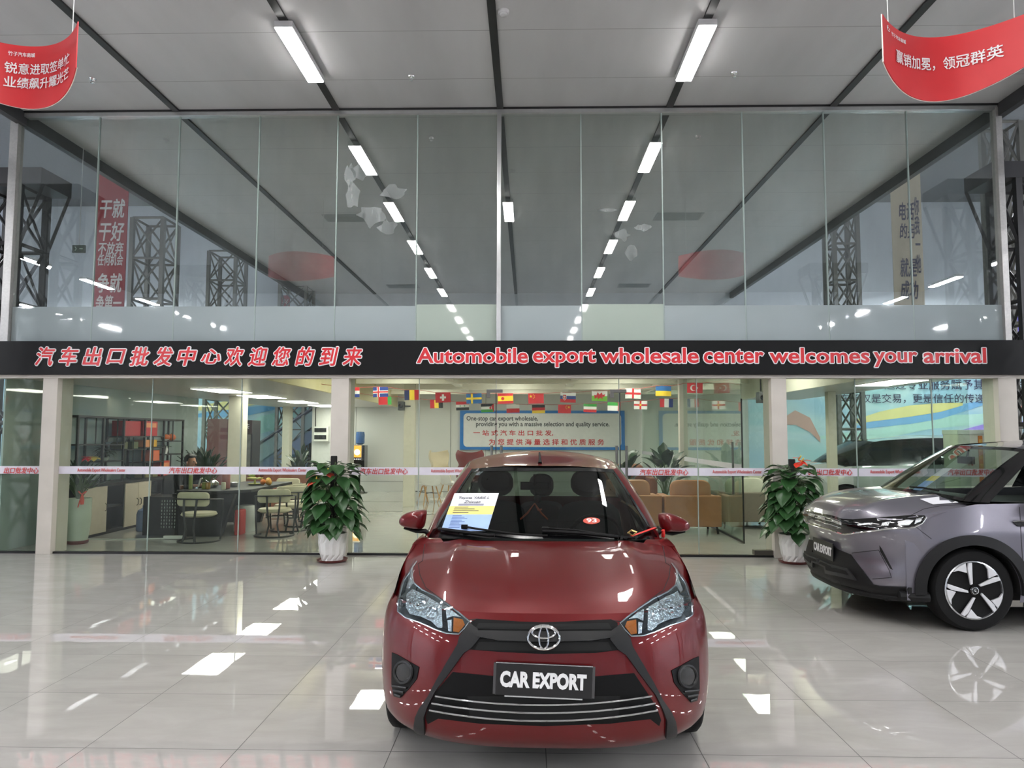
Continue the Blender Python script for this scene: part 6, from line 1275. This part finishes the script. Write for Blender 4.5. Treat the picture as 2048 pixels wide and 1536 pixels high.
N_ = [((0, 0, .44), (.15, .11)), ((0, .02, .62), (.14, .10)), ((0, .05, .82), (.16, .11)), ((0, .07, .94), (.09, .08)), ((0, .10, 1.01), .052), ((0, .13, 1.06), (.062, .07)), ((0, .15, 1.12), (.076, .092)), ((0, .145, 1.19), (.07, .085)), ((0, .14, 1.225), (.04, .05)),
      ((-.19, .06, .90), .06), ((-.25, .16, .70), .046), ((-.12, .36, .745), .036), ((-.05, .43, .75), (.036, .02)), ((.19, .06, .90), .06), ((.25, .16, .70), .046), ((.14, .37, .745), .036), ((.08, .44, .75), (.036, .02)),
      ((-.10, .05, .43), .09), ((-.11, .44, .45), .065), ((-.11, .46, .10), .045), ((-.11, .58, .04), (.045, .03)), ((.10, .05, .43), .09), ((.11, .44, .45), .065), ((.11, .46, .10), .045), ((.11, .58, .04), (.045, .03))]
E_ = [(0, 1), (1, 2), (2, 3), (3, 4), (4, 5), (5, 6), (6, 7), (7, 8), (2, 9), (9, 10), (10, 11), (11, 12), (2, 13), (13, 14), (14, 15), (15, 16), (0, 17), (17, 18), (18, 19), (19, 20), (0, 21), (21, 22), (22, 23), (23, 24)]
fi = []
for hx, s in ((12, -1), (16, 1)):
    bx_, by_, bz_ = N_[hx][0]
    for k in range(5):
        i0 = len(N_); off = (k - 1.5) * .017; ln = (.055, .066, .07, .062)[k] if k < 4 else .045
        if k < 4: N_ += [((bx_ + off, by_ + .045, bz_), .009), ((bx_ + off, by_ + .045 + ln * .5, bz_ + .006), .0085), ((bx_ + off, by_ + .045 + ln, bz_ - .012), .007)]
        else: N_ += [((bx_ - s * .03, by_ + .015, bz_), .010), ((bx_ - s * .05, by_ + .035, bz_), .009), ((bx_ - s * .055, by_ + .06, bz_ - .005), .008)]
        E_ += [(hx, i0), (i0, i0 + 1), (i0 + 1, i0 + 2)]
body_o = skinned('body', N_, E_, m_skin, t)
J_ = [((0, 0, .42), (.18, .14)), ((0, .02, .62), (.17, .13)), ((0, .05, .82), (.19, .135)), ((0, .075, .955), (.075, .075)), ((-.20, .06, .90), .08), ((-.26, .16, .69), .066), ((-.13, .35, .745), .05), ((.20, .06, .90), .08), ((.26, .16, .69), .066), ((.15, .36, .745), .05)]
skinned('jacket', J_, [(0, 1), (1, 2), (2, 3), (2, 4), (4, 5), (5, 6), (2, 7), (7, 8), (8, 9)], m_jack, t)
T_ = [((0, 0, .42), (.16, .12)), ((-.10, .08, .43), .105), ((-.11, .44, .45), .08), ((-.11, .46, .12), .06), ((.10, .08, .43), .105), ((.11, .44, .45), .08), ((.11, .46, .12), .06)]
skinned('trousers', T_, [(0, 1), (1, 2), (2, 3), (0, 4), (4, 5), (5, 6)], P('dark_trousers', (32, 33, 40), .8), t)
hr = MB(); c0 = Vector((0, .125, 1.165))
hr.grid(lambda u, v: M @ (c0 + Vector((.093 * math.sin(2 * PI * u) * math.sin(v * 1.9), -.105 * math.cos(2 * PI * u) * math.sin(v * 1.9) * (1 if math.cos(2 * PI * u) > 0 else .85), .105 * math.cos(v * (1.9 if math.cos(2 * PI * u) > -.3 else 1.25))))), 24, 10).build('hair', m_hair, t, smooth=True)
for s in (-1, 1):
    MB().ball(M @ Vector((s * .03, .232, 1.135)), .010, 8).build('eye', m_hair, t, smooth=True); MB().ball(M @ Vector((s * .085, .14, 1.12)), .02, 8, (.5, 1, 1.4)).build('ear', m_skin, t, smooth=True)
MB().tube([M @ Vector((0, .238, 1.14)), M @ Vector((0, .256, 1.105)), M @ Vector((0, .242, 1.095))], [.008, .014, .010], 8).build('nose', m_skin, t, smooth=True); MB().tube([M @ Vector((x, .236, 1.07)) for x in (-.025, 0, .025)], .007, 6).build('mouth', P('lip', (160, 92, 84), .5), t, smooth=True)
ch_ = thing('desk_chair', 'dark office chair under the seated person behind the tea table', 'chair', (HX, HY, 0), -1.85); M = ROOTM[ch_.name]
o = pad(Vector((0, .1, .30)), (.5, .5, .08)); o.v = [M @ q for q in o.v]; o.build('seat', m_dash, ch_, smooth=True); MB().lathe([(.26, 0), (.25, .03), (.03, .05), (.03, .26)], n=20, M=M).build('pedestal', m_plas, ch_, smooth=True); o = pad(Vector((0, -.24, .66)), (.44, .06, .5)); o.v = [M @ q for q in o.v]; o.build('backrest', m_dash, ch_, smooth=True)
